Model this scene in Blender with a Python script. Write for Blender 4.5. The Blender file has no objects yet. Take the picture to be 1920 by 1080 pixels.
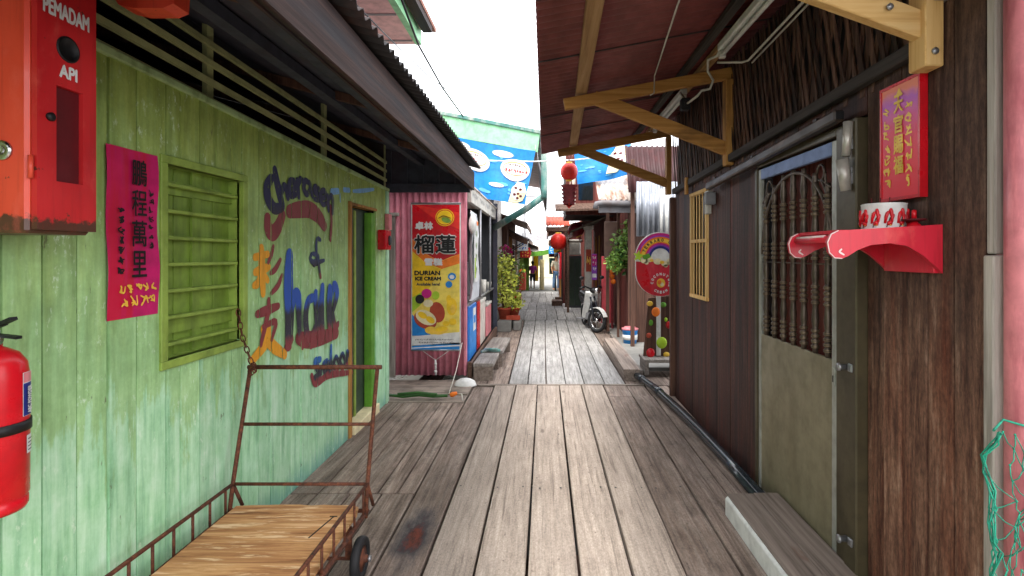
import bpy, bmesh, math, random
from mathutils import Vector, Matrix
random.seed(7)
S = bpy.context.scene
C = S.collection
R = math.radians

# ------------------------------------------------------------ camera
F, CX, CY, EYE = 1000.0, 1022.0, 476.0, 1.5     # focal length and vanishing point in photo pixels, eye height in metres
cam = bpy.data.objects.new("camera", bpy.data.cameras.new("camera")); C.objects.link(cam)
cam.location = (0, 0, EYE); cam.rotation_euler = (R(90), 0, 0)
cam.data.sensor_width = 36; cam.data.lens = F / 1920 * 36
cam.data.shift_x = (960 - CX) / 1920; cam.data.shift_y = -(540 - CY) / 1920
cam.data.clip_start = .05; cam.data.clip_end = 500
S.camera = cam

# ------------------------------------------------------------ light: bright overcast sky
W = bpy.data.worlds.new("World"); S.world = W; W.use_nodes = True
wt = W.node_tree; bg = wt.nodes['Background']
sky = wt.nodes.new('ShaderNodeTexSky'); sky.sky_type = 'NISHITA'; sky.sun_disc = False
sky.sun_elevation = R(58); sky.sun_rotation = R(160); sky.air_density = 1.0; sky.dust_density = 3.0
wn = wt.nodes.new('ShaderNodeTexNoise'); wn.inputs['Scale'].default_value = 2.5; wn.inputs['Detail'].default_value = 5
wr = wt.nodes.new('ShaderNodeValToRGB')
wr.color_ramp.elements[0].position = .25; wr.color_ramp.elements[0].color = (7.8, 8.0, 8.4, 1)
wr.color_ramp.elements[1].position = .75; wr.color_ramp.elements[1].color = (10.2, 10.2, 10.2, 1)
wm = wt.nodes.new('ShaderNodeMix'); wm.data_type = 'RGBA'; wm.inputs[0].default_value = .82
wt.links.new(wn.outputs[0], wr.inputs[0]); wt.links.new(sky.outputs[0], wm.inputs[6])
wt.links.new(wr.outputs[0], wm.inputs[7]); wt.links.new(wm.outputs[2], bg.inputs[0])
bg.inputs[1].default_value = .13
sun = bpy.data.objects.new("sun", bpy.data.lights.new("sun", 'SUN')); C.objects.link(sun)
sun.data.energy = 1.3; sun.data.angle = R(18); sun.data.color = (1, .96, .9)
sun.rotation_euler = (R(32), 0, R(-20))
S.view_settings.view_transform = 'Standard'; S.view_settings.look = 'None'
S.view_settings.exposure = 1.85; S.view_settings.gamma = 1

# ------------------------------------------------------------ helpers: points
def P(px, py, Y): return Vector(((px - CX) * Y / F, Y, EYE - (py - CY) * Y / F))
XL, XR = -1.595, 1.38
def onx(px, py, x): return P(px, py, x * F / (px - CX))
def hexc(h):
    h = h.lstrip('#'); v = [int(h[i:i + 2], 16) / 255 for i in (0, 2, 4)]
    return tuple(c / 12.92 if c <= .04045 else ((c + .055) / 1.055) ** 2.4 for c in v) + (1,)
def cc(c): return hexc(c) if isinstance(c, str) else (tuple(c) + (1,))[:4]

# ------------------------------------------------------------ helpers: materials
class G:
    def __init__(s, name):
        s.m = bpy.data.materials.new(name); s.m.use_nodes = True; s.t = s.m.node_tree
        s.b = s.t.nodes['Principled BSDF']
    def n(s, typ, ins=None, **props):
        nd = s.t.nodes.new(typ)
        for k, v in props.items(): setattr(nd, k, v)
        for k, v in (ins or {}).items(): s.put(nd.inputs[k], v)
        return nd
    def put(s, sock, v):
        if isinstance(v, bpy.types.NodeSocket): s.t.links.new(v, sock)
        else: sock.default_value = v
    def set(s, **kw):
        for k, v in kw.items(): s.put(s.b.inputs[k.replace('_', ' ')], v)
    def coords(s, scale=(1, 1, 1), rnd=True, world=False):
        c = s.n('ShaderNodeNewGeometry').outputs['Position'] if world else s.n('ShaderNodeTexCoord').outputs['Object']
        if rnd:
            a = s.n('ShaderNodeAttribute', attribute_name='rnd').outputs['Fac']
            off = s.n('ShaderNodeVectorMath', {0: (13.7, 29.1, 17.3), 'Scale': a}, operation='SCALE').outputs[0]
            c = s.n('ShaderNodeVectorMath', {0: c, 1: off}).outputs[0]
        return s.n('ShaderNodeMapping', {0: c, 3: scale}).outputs[0]
    def noise(s, vec, scale=5, detail=5, rough=.6, dist=0):
        return s.n('ShaderNodeTexNoise', {'Vector': vec, 'Scale': scale, 'Detail': detail, 'Roughness': rough, 'Distortion': dist}).outputs[0]
    def ramp(s, fac, stops):
        r = s.n('ShaderNodeValToRGB', {0: fac}); e = r.color_ramp.elements
        while len(e) < len(stops): e.new(.5)
        for i, (p, c) in enumerate(stops): e[i].position = p; e[i].color = cc(c) if not isinstance(c, float) else (c, c, c, 1)
        return r.outputs[0]
    def mix(s, fac, a, b, mode='MIX'):
        return s.n('ShaderNodeMix', {0: fac, 6: a, 7: b}, data_type='RGBA', blend_type=mode).outputs[2]
    def math(s, op, a, b=0.0, clamp=False): return s.n('ShaderNodeMath', {0: a, 1: b}, operation=op, use_clamp=clamp).outputs[0]
    def tone(s, col, amt):
        a = s.n('ShaderNodeAttribute', attribute_name='rnd').outputs['Fac']
        f = s.math('ADD', s.math('MULTIPLY', a, amt), 1 - amt / 2)
        return s.n('ShaderNodeVectorMath', {0: col, 'Scale': f}, operation='SCALE').outputs[0]
    def bump(s, h, strength=.2, dist=.01):
        s.set(Normal=s.n('ShaderNodeBump', {'Height': h, 'Strength': strength, 'Distance': dist}).outputs[0])
    def maprange(s, v, a, b, c=0.0, d=1.0):
        return s.n('ShaderNodeMapRange', {0: v, 1: a, 2: b, 3: c, 4: d}).outputs[0]

def plain(name, stops, scale=(6, 6, 6), rough=.7, bump=.15, rnd=.25, stain=None, metal=0, detail=6, spec=.4, bd=.006):
    """noise-graded surface: stops for the ramp, optional (colour, scale, lo, hi) stain"""
    g = G(name); v = g.coords(scale); f = g.noise(v, 1, detail, .65)
    if isinstance(stops, str): 
        c0 = cc(stops); stops = [(.3, tuple(x * .72 for x in c0[:3])), (.55, c0[:3]), (.8, tuple(min(1, x * 1.15) for x in c0[:3]))]
    col = g.ramp(f, stops)
    if stain:
        sc, ss, lo, hi = stain
        m = g.maprange(g.noise(g.coords(ss), 1, 5, .6), lo, hi)
        col = g.mix(m, col, cc(sc))
    col = g.tone(col, rnd)
    g.set(Base_Color=col, Metallic=metal, Specular_IOR_Level=spec)
    g.set(Roughness=g.maprange(f, .2, .8, min(1, rough + .12), max(0, rough - .12)))
    if bump: g.bump(f, bump, bd)
    return g.m

M = {}
def timber(name, axis, stops, **kw):
    sc = {'X': (1.3, 34, 34), 'Y': (34, 1.3, 34), 'Z': (34, 34, 1.3)}[axis]
    M[name] = plain(name, stops, sc, **{**dict(rough=.8, bump=.35, rnd=.35), **kw})
def paint(name, c, **kw):
    M[name] = plain(name, c, **{**dict(scale=(9, 9, 9), rough=.55, bump=.06, rnd=.1), **kw})

# boardwalk timber: long grain, knots, dirt, worn patches
def deckmat(name, dark, mid, light, dirt, stain=False, worn=1.0):
    g = G(name)
    grain = g.noise(g.coords((42, 1.1, 42)), 1, 8, .7, .4)
    rings = g.noise(g.coords((9, .55, 9)), 1, 3, .5, 1.6)
    rw = g.n('ShaderNodeMath', {0: g.math('MULTIPLY', rings, 30.0)}, operation='SINE').outputs[0]
    f = g.math('ADD', g.math('MULTIPLY', grain, .8), g.math('MULTIPLY', rw, .05))
    col = g.ramp(f, [(.16, dark), (.36, mid), (.6, light)])
    patch = g.maprange(g.noise(g.coords((2.2, 1.1, 2), world=True, rnd=False), 1, 6, .65), .42, .68)
    col = g.mix(g.math('MULTIPLY', patch, .8 * worn), col, cc(dirt))
    crack = g.maprange(g.noise(g.coords((70, .7, 40)), 1, 4, .6), .60, .70)
    col = g.mix(g.math('MULTIPLY', crack, .55), col, cc(dark))
    streak = g.noise(g.coords((26, 2.6, 26)), 1, 6, .72); col = g.mix(.85 * worn, col, g.ramp(streak, [(.33, .27), (.5, .5), (.66, .67)]), 'OVERLAY')
    blot = g.maprange(g.noise(g.coords((5, 3, 5), rnd=False, world=True), 1, 7, .75), .55, .70); col = g.mix(g.math('MULTIPLY', blot, .6 * worn ** 2), col, cc(dark))
    grit = g.noise(g.coords((120, 60, 90)), 1, 4, .7)
    col = g.mix(.5, col, g.ramp(grit, [(.3, .25), (.5, .5), (.7, .78)]), 'OVERLAY')
    specks = g.maprange(g.noise(g.coords((46, 24, 40)), 1, 3, .5), .66, .75)
    col = g.mix(g.math('MULTIPLY', specks, .6), col, cc(dark))
    knots = g.n('ShaderNodeTexVoronoi', {'Vector': g.coords((2.6, .9, 2.0)), 'Scale': 1.0}).outputs[0]
    col = g.mix(g.math('MULTIPLY', g.maprange(knots, .06, .025), .6), col, cc(dark))
    if stain:      # old burn mark with a rusty heart on one plank
        v = g.n('ShaderNodeVectorMath', {0: g.coords((1, 1, 1), rnd=False, world=True), 1: (-.69, 2.84, 0)}, operation='SUBTRACT').outputs[0]
        v = g.n('ShaderNodeVectorMath', {0: v, 1: (1, .36, 0)}, operation='MULTIPLY').outputs[0]
        d = g.n('ShaderNodeVectorMath', {0: v}, operation='LENGTH').outputs['Value']
        d = g.math('ADD', d, g.math('MULTIPLY', g.math('SUBTRACT', g.noise(g.coords((14, 6, 9), rnd=False), 1, 6, .7), .5), .17))
        col = g.mix(g.maprange(d, .125, .05), col, cc('#3a393d'))
        col = g.mix(g.maprange(d, .06, .02), col, g.ramp(g.noise(g.coords((30, 14, 9), rnd=False), 1, 5, .7), [(.35, '#2c1c18'), (.6, '#6b3020')]))
    col = g.tone(col, .34)
    g.set(Base_Color=col, Roughness=.8, Specular_IOR_Level=.3); g.bump(g.math('SUBTRACT', f, g.math('MULTIPLY', specks, .3)), .5, .006)
    M[name] = g.m
deckmat('deck_mid', '#584c44', '#9f9185', '#b5a79b', '#7d7067', worn=.5)
deckmat('deck_old', '#3f342d', '#8a786d', '#a6998e', '#5f5147', True)
deckmat('deck_far', '#625f5e', '#9d9a97', '#b8b5b1', '#7d7974', worn=.7)
timber('deck_cross', 'X', [(.25, '#453c35'), (.5, '#8a7d72'), (.75, '#a3968a')], stain=('#4b443b', (4, 3, 3), .45, .7))

# green clapboard: darker yellow-green towards the top, chalky mint wash below with a dripping edge
def greenmat():
    g = G('green_paint'); v = g.coords((1, 1, 1), rnd=False, world=True)
    z = g.n('ShaderNodeSeparateXYZ', {0: v}).outputs[2]
    drip = g.noise(g.coords((20, 20, 2.0)), 1, 5, .65)
    blot = g.noise(g.coords((3.0, 3.0, 2.2)), 1, 6, .65)
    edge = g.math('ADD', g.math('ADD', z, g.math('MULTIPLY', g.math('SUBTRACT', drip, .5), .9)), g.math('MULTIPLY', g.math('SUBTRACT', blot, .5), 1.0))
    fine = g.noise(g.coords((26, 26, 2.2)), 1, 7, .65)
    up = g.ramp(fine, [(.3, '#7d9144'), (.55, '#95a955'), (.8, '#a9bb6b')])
    low = g.ramp(fine, [(.28, '#7fb489'), (.48, '#a6d5aa'), (.75, '#c8e9c8')])
    mid = g.ramp(fine, [(.3, '#86ad72'), (.6, '#a0c98e'), (.8, '#b6d8a6')])
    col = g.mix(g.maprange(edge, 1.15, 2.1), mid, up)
    col = g.mix(g.maprange(edge, .90, .80), col, low)
    pat = g.noise(g.coords((6, 6, 5)), 1, 8, .75); col = g.mix(.75, col, g.ramp(pat, [(.32, .33), (.5, .5), (.66, .66)]), 'OVERLAY')
    algae = g.maprange(g.noise(g.coords((7, 7, 1.3)), 1, 6, .7), .60, .72)
    col = g.mix(g.math('MULTIPLY', algae, .7), col, cc('#6d9350'))
    foot = g.maprange(g.math('ADD', z, g.math('MULTIPLY', drip, .3)), .30, .16)
    col = g.mix(g.math('MULTIPLY', foot, .6), col, cc('#4f9090'))
    wear = g.maprange(g.noise(g.coords((34, 34, 16)), 1, 6, .75), .57, .66)
    zone = g.maprange(g.noise(g.coords((2.2, 2.2, 3.0)), 1, 3, .5), .42, .6)
    col = g.mix(g.math('MULTIPLY', g.math('MULTIPLY', wear, zone), .75), col, cc('#d6ead2'))
    bare = g.maprange(g.noise(g.coords((30, 30, 12)), 1, 4, .6), .69, .74)
    col = g.mix(g.math('MULTIPLY', bare, .7), col, cc('#5b5a3e'))
    col = g.tone(col, .16)
    g.set(Base_Color=col, Roughness=.6, Specular_IOR_Level=.35); g.bump(fine, .25, .004)
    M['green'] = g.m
greenmat()
paint('green_trim', '#a9c58c', stain=('#6a7f4a', (8, 8, 3), .5, .75))
paint('green_frame', '#8fa84a', stain=('#5f7430', (9, 9, 4), .5, .8))
paint('green_shutter', '#7f9a3c', stain=('#56692a', (14, 14, 2), .45, .8))
paint('slat_paint', '#a5ab78', stain=('#6a6d4a', (6, 3, 6), .5, .8))
paint('door_dark', '#2f3f30'); paint('vivid_green', '#5f9a2a', stain=('#3f6a1e', (12, 12, 2), .5, .8))
paint('mint', '#a8d3b0', stain=('#7fae8a', (10, 10, 2), .5, .75))

# boards by the near corner: redder and greyer, mossy at the foot
def darkboards():
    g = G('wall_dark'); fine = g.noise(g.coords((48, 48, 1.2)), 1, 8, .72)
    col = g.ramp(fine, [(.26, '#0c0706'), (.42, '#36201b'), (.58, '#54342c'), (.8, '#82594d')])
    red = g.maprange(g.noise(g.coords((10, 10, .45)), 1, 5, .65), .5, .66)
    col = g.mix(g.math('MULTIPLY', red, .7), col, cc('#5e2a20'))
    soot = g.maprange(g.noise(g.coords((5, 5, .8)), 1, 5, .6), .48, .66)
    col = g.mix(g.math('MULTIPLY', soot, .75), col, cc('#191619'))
    chalk = g.maprange(g.noise(g.coords((60, 60, 3.5)), 1, 5, .7), .62, .72)
    col = g.mix(g.math('MULTIPLY', chalk, .25), col, cc('#8d6f64'))
    grit = g.noise(g.coords((90, 90, 40)), 1, 3, .7); col = g.mix(.6, col, g.ramp(grit, [(.3, .2), (.5, .5), (.7, .8)]), 'OVERLAY')
    g.set(Base_Color=g.tone(col, .55), Roughness=.62, Specular_IOR_Level=.35); g.bump(fine, .6, .006); M['wall_dark'] = g.m
darkboards()
def nearboards():
    g = G('wall_worn'); fine = g.noise(g.coords((24, 24, 2.4)), 1, 8, .74)
    col = g.ramp(fine, [(.26, '#180e0b'), (.42, '#4f3328'), (.56, '#7a5846'), (.78, '#b09682')])
    v = g.coords((1, 1, 1), rnd=False, world=True); sp = g.n('ShaderNodeSeparateXYZ', {0: v}); z = sp.outputs[2]; y = sp.outputs[1]
    red = g.maprange(g.noise(g.coords((9, 9, .5)), 1, 4, .6), .5, .68)
    col = g.mix(g.math('MULTIPLY', red, .55), col, cc('#74371f'))
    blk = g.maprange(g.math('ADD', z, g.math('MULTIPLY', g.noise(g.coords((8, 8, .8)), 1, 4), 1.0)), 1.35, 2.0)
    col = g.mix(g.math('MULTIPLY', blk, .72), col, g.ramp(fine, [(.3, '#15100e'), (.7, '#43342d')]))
    grit = g.noise(g.coords((80, 80, 30)), 1, 4, .75); col = g.mix(.7, col, g.ramp(grit, [(.3, .18), (.5, .5), (.7, .82)]), 'OVERLAY')
    moss = g.maprange(g.math('ADD', g.math('ADD', z, g.math('MULTIPLY', y, .9)), g.math('MULTIPLY', g.noise(g.coords((20, 20, 3)), 1, 4), .5)), 2.05, 1.72)
    col = g.mix(g.math('MULTIPLY', moss, .75), col, cc('#8a9424'))
    g.set(Base_Color=g.tone(col, .35), Roughness=.75, Specular_IOR_Level=.3); g.bump(fine, .5, .005)
    M['wall_worn'] = g.m
nearboards()
timber('beam_dark', 'Y', [(.3, '#1d1917'), (.6, '#3b3430'), (.85, '#574d47')])
timber('lattice', 'Z', [(.3, '#20140f'), (.5, '#4d352b'), (.75, '#7d5b4a')], rnd=1.2)
timber('tan_y', 'Y', [(.25, '#7a5a38'), (.5, '#a58056'), (.8, '#bb986c')], stain=('#5d4630', (5, 2, 5), .55, .75))
timber('tan_x', 'X', [(.25, '#7d5526'), (.5, '#a5763a'), (.8, '#bb8d50')], stain=('#5d4224', (2, 5, 5), .55, .75))
timber('tan_z', 'Z', [(.25, '#7d5526'), (.5, '#a5763a'), (.8, '#bb8d50')], stain=('#5d4224', (5, 5, 2), .55, .75))
timber('pale_x', 'X', [(.25, '#b58a4c'), (.5, '#d9b070'), (.8, '#e6c68e')])
timber('pale_z', 'Z', [(.25, '#b58a4c'), (.5, '#d9b070'), (.8, '#e6c68e')])
timber('grey_z', 'Z', [(.25, '#6d665f'), (.5, '#a39c93'), (.8, '#c9c3ba')], stain=('#59524b', (8, 8, 1), .5, .7))
timber('grey_y', 'Y', [(.25, '#57514b'), (.5, '#8f8780'), (.8, '#aaa39b')], stain=('#5f5348', (5, 2, 4), .5, .72))
timber('brown_z', 'Z', [(.25, '#2b1c17'), (.5, '#54392e'), (.8, '#74523f')])
timber('brown_y', 'Y', [(.25, '#2b1c17'), (.5, '#5f473a'), (.8, '#84685a')])
timber('maroon_z', 'Z', [(.25, '#32130f'), (.5, '#5f2a22'), (.8, '#7f443a')], rnd=.5)
timber('fascia', 'Y', [(.25, '#150d0b'), (.5, '#331d17'), (.8, '#573628')], stain=('#262125', (3, .7, 9), .46, .62))
timber('step_wood', 'Y', [(.25, '#4d423b'), (.5, '#85776d'), (.8, '#a29489')], stain=('#6a3d2b', (5, 1.5, 3), .6, .75))
paint('dark_ply', '#3b3e4a', stain=('#42323a', (2, 2, 2), .5, .8), rough=.8)
paint('tin_dark', '#2c2a2b', stain=('#4a2c22', (3, 3, 3), .5, .75), rough=.7)
paint('tin_maroon', '#7e4341', stain=('#4f2a2a', (3, 1, 2), .45, .8), rough=.6, rnd=.18)
paint('tin_grey', '#6f6d70', stain=('#5a4a42', (4, 4, 4), .5, .75), rough=.55)
paint('lemon', '#f0d65e'); paint('tin_pink', '#d68594', stain=('#b46274', (12, 2, 2.0), .42, .75), rough=.5, rnd=.15)
paint('tin_silver', '#a9aeb8', stain=('#6b7078', (10, 10, 1.2), .45, .75), rough=.4, metal=.4)
paint('tin_rust', '#c9beb4', stain=('#8a5a3e', (10, 2.5, 2.5), .47, .7), rough=.65)
paint('tin_red', '#381a1b', stain=('#4a1f1f', (5, 5, 5), .5, .75), rough=.6)
paint('soffit_pink', '#e3b3b3', bump=.02, rnd=.05)
paint('fascia_mint', '#92d6a0', bump=.02, rnd=.05, stain=('#8fc596', (2, 2, 2), .5, .9))
paint('white', '#d9d9d6', rnd=.05); paint('offwhite', '#c9c5bb', stain=('#9a948a', (6, 6, 6), .5, .8))
paint('soffit_grey', '#8d8a8c')
def rustred(name, a, b, foot=1.535):
    g = G(name); f = g.noise(g.coords((5, 5, 3)), 1, 6, .6)
    col = g.ramp(f, [(.25, a), (.7, b)])
    z = g.n('ShaderNodeSeparateXYZ', {0: g.coords((1, 1, 1), rnd=False, world=True)}).outputs[2]
    e = g.math('ADD', z, g.math('MULTIPLY', g.noise(g.coords((26, 26, 26)), 1, 5, .7), -.09))
    col = g.mix(g.maprange(e, foot, foot - .01), col, cc('#4d2a1c'))
    chip = g.maprange(g.noise(g.coords((22, 22, 22)), 1, 5, .7), .66, .69)
    col = g.mix(chip, col, cc('#5b2d1d'))
    run = g.maprange(g.noise(g.coords((40, 40, 2.5)), 1, 5, .65), .52, .75); col = g.mix(g.math('MULTIPLY', run, .4), col, cc('#7a1512'))
    fade = g.maprange(g.noise(g.coords((9, 9, 5)), 1, 6, .7), .55, .75); col = g.mix(g.math('MULTIPLY', fade, .45), col, cc('#e0685a'))
    g.set(Base_Color=col, Roughness=g.maprange(f, .3, .7, .3, .6), Coat_Weight=.15); g.bump(f, .12, .01); M[name] = g.m
rustred('cabinet_red', '#a5131b', '#cb2527', 1.552); rustred('cabinet_orange', '#c23422', '#df4c32', 1.558)  # lighter orange copy: brighter light on the near cabinet face put into the colour
paint('bright_red', '#c4121f', rough=.3, bump=.02, rnd=.05); paint('lip_white', '#e3c9c6')
rustred('shelf_red', '#b5122a', '#cf1c34', -9); paint('dark_red', '#5a0d14')
paint('black', '#121214', rough=.5, bump=.02); paint('rubber', '#1b1b1d', rough=.7)
paint('navy', '#1f2a7a'); paint('blue', '#1f6fc4', rough=.4); paint('paleblue', '#5fb2e6'); paint('skyblue', '#1c82cf', rough=.45)
paint('yellow', '#f0c51c', rough=.5); paint('gold', '#ecc044', rough=.4); paint('orange', '#ee7a1c'); paint('lime', '#a6c92c')
paint('magenta', '#c2127a', rough=.6); paint('banner_red', '#c81468', rough=.55, rnd=.05, stain=('#c4143c', (9, 9, .4), .5, .62))
paint('purple', '#8a3fb0'); paint('leaf_dark', '#2e5a24', rough=.5); paint('lantern_red', '#d8281e', rough=.5, rnd=.1)
paint('lantern_maroon', '#7c1522', rough=.5); paint('terracotta', '#a8452e', rough=.8); paint('cream', '#e6d9ae')
paint('grey', '#7d7d80'); paint('dark_grey', '#3a3c40'); paint('steel', '#9a9a9c', metal=.7, rough=.35)
paint('tin_bright', '#b9b4aa', metal=.35, rough=.35, bump=.03); paint('chrome', '#c5c5c5', metal=1, rough=.2, bump=0); paint('pvc_pink', '#d9848a', stain=('#a8545e', (16, 16, 3), .46, .66), rough=.4)
paint('hose_dark', '#2b3238', rough=.16, spec=.6); paint('teal', '#4a7f78', stain=('#a8aaa0', (5, 5, 2), .45, .7))
paint('net_green', '#1d8f72', rough=.6, rnd=.5, stain=('#0f5e4c', (30, 30, 30), .5, .65)); paint('concrete', '#86847f', scale=(5, 5, 5), stain=('#6f6c66', (2, 2, 2), .45, .75), rough=.9)
paint('gate_panel', '#8b836a', stain=('#6a6148', (5, 5, 1.0), .42, .8), rough=.42, metal=.25, rnd=.05)
paint('gate_frame', '#4b4330', stain=('#352e20', (6, 6, 2), .45, .8), rough=.42, metal=.15); paint('ring', '#7d6c54', rough=.3, metal=.5); paint('rail_dark', '#3b3531', rough=.4, metal=.3, stain=('#6a4a38', (20, 3, 20), .5, .75)); paint('faded_red', '#b3424a', stain=('#8f2c36', (6, 6, 3), .45, .75)); paint('board_brown', '#6b5348', stain=('#4d3a32', (4, 4, 4), .45, .75)); paint('sheen_dark', '#24272e', rough=.3)
paint('gate_light', '#a2a39c', rough=.45, metal=.3, stain=('#72705f', (12, 12, 4), .5, .8)); paint('gate_blue', '#6d80a8', rough=.5, metal=.2)
paint('baluster', '#5c5146', rough=.4, metal=.5, stain=('#3a3029', (30, 30, 20), .45, .7))
paint('tile_roof', '#8a5a4a', rough=.85); paint('thatch', '#6f675a', rough=.95, bump=.5, scale=(14, 14, 14), stain=('#3f3a33', (8, 8, 8), .45, .6))
def rust():
    g = G('rusty_steel'); f = g.noise(g.coords((40, 40, 40)), 1, 6, .7)
    g.set(Base_Color=g.ramp(f, [(.3, '#2c1a13'), (.5, '#5d3322'), (.75, '#8a5236')]), Roughness=.75, Metallic=.3); g.bump(f, .3, .003); M['rust'] = g.m
rust()
# cart deck: worn plywood with torn veneer, grain across the cart
def ply():
    g = G('plywood'); f = g.noise(g.coords((2.2, 26, 20)), 1, 8, .7, .6)
    col = g.ramp(f, [(.28, '#6b4226'), (.42, '#a57145'), (.56, '#c79562'), (.75, '#dfb88c')])
    h = g.maprange(g.noise(g.coords((3.2, 30, 20), world=True), 1, 6, .7), .55, .62)
    col = g.mix(h, col, cc('#e0bd94'))
    g.set(Base_Color=col, Roughness=.75); g.bump(f, .5, .005); M['plywood'] = g.m
ply()
# brush lettering: blue at the top running to black and brick red at the foot of each word (zt, zb world heights)
def lettermat(name, zt, zm, zb):
    g = G(name); z = g.n('ShaderNodeSeparateXYZ', {0: g.coords((1, 1, 1), rnd=False, world=True)}).outputs[2]
    z = g.math('ADD', z, g.math('MULTIPLY', g.math('SUBTRACT', g.noise(g.coords((30, 30, 9), world=True), 1, 4), .5), .12))
    col = g.mix(g.maprange(z, zm, zm + .05), g.ramp(g.maprange(z, zb, zm), [(0, '#8a3538'), (.42, '#803236'), (.55, '#2c2b3a'), (1, '#20222e')]), cc(zt))
    g.set(Base_Color=col, Roughness=.6); worn(g); M[name] = g.m
def worn(g):      # brush paint thinned and chipped with age: the wall shows through
    t = g.n('ShaderNodeBsdfTransparent').outputs[0]; a = g.maprange(g.noise(g.coords((42, 42, 14), world=True, rnd=False), 1, 6, .75), .60, .65)
    mx = g.n('ShaderNodeMixShader', {0: g.math('MULTIPLY', a, .8), 1: g.b.outputs[0], 2: t}); g.t.links.new(mx.outputs[0], g.t.nodes['Material Output'].inputs[0])
def wornpaint(name, c):
    g = G(name); f = g.noise(g.coords((20, 20, 5), world=True), 1, 5, .7); k = cc(c)
    g.set(Base_Color=g.ramp(f, [(.3, tuple(v * .7 for v in k[:3])), (.7, k[:3])]), Roughness=.6); worn(g); M[name] = g.m
lettermat('letter_top', '#1b2046', 1.74, 1.58); lettermat('letter_of', '#24365f', 1.42, 1.30); lettermat('letter_hair', '#1a4da6', 1.13, .84); lettermat('letter_saloon', '#2161a8', .70, .55)
wornpaint('letter_red', '#8a3538'); wornpaint('letter_orange', '#eaa21a'); wornpaint('smear_blue', '#7fb8e8')
def plaque():
    g = G('plaque_print'); z = g.n('ShaderNodeSeparateXYZ', {0: g.coords((1, 1, 1), rnd=False, world=True)}).outputs[2]
    z = g.math('ADD', z, g.math('MULTIPLY', g.math('SUBTRACT', g.noise(g.coords((9, 9, 9)), 1, 3), .5), .12))
    col = g.ramp(g.maprange(z, 1.72, 2.16), [(.3, '#d8152a'), (.55, '#d6244a'), (.72, '#c8509a'), (.82, '#b04fb4'), (.92, '#e07a5a')])
    g.set(Base_Color=col, Roughness=.4); M['plaque_print'] = g.m
plaque()
def mud():
    g = G('mud'); f = g.noise(g.coords((1.5, 1.5, 1.5)), 1, 6)
    g.set(Base_Color=g.ramp(f, [(.3, '#2a2823'), (.7, '#4d4a42')]), Roughness=g.ramp(f, [(.45, .15), (.55, .8)])); g.bump(f, .3, .05); M['mud'] = g.m
mud()
for nm, base, sp in (('leaf_yellow', '#9fb035', '#d2cf66'), ('leaf_green', '#4d7a2c', '#86a548')):
    M[nm] = plain(nm, [(.3, base), (.7, sp)], (20, 20, 20), rough=.5, bump=0, rnd=.9)
g = G('skin'); g.set(Base_Color=cc('#b98763'), Roughness=.55); M['skin'] = g.m
paint('hair', '#1a1513'); paint('shirt_purple', '#c93fb8'); paint('shorts_navy', '#1d1f33'); paint('shirt_cream', '#ddd6bb'); paint('jeans', '#6f93bd')
g = G('glass_dark'); g.set(Base_Color=cc('#151b1e'), Roughness=.08, Specular_IOR_Level=.6); M['glass'] = g.m
g = G('milky_plastic'); g.set(Base_Color=cc('#d8dde2'), Roughness=.3, Transmission_Weight=.25); M['plastic'] = g.m

# ------------------------------------------------------------ helpers: meshes
FONT = {}
def glyphs(body):
    if body not in FONT:
        cu = bpy.data.curves.new('t', 'FONT'); cu.body = body; cu.size = 1; cu.resolution_u = 3
        o = bpy.data.objects.new('t', cu); C.objects.link(o)
        dg = bpy.context.evaluated_depsgraph_get()
        me = bpy.data.meshes.new_from_object(o.evaluated_get(dg))
        FONT[body] = ([v.co.copy() for v in me.vertices], [tuple(p.vertices) for p in me.polygons])
        bpy.data.objects.remove(o); bpy.data.curves.remove(cu); bpy.data.meshes.remove(me)
    return FONT[body]

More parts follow.
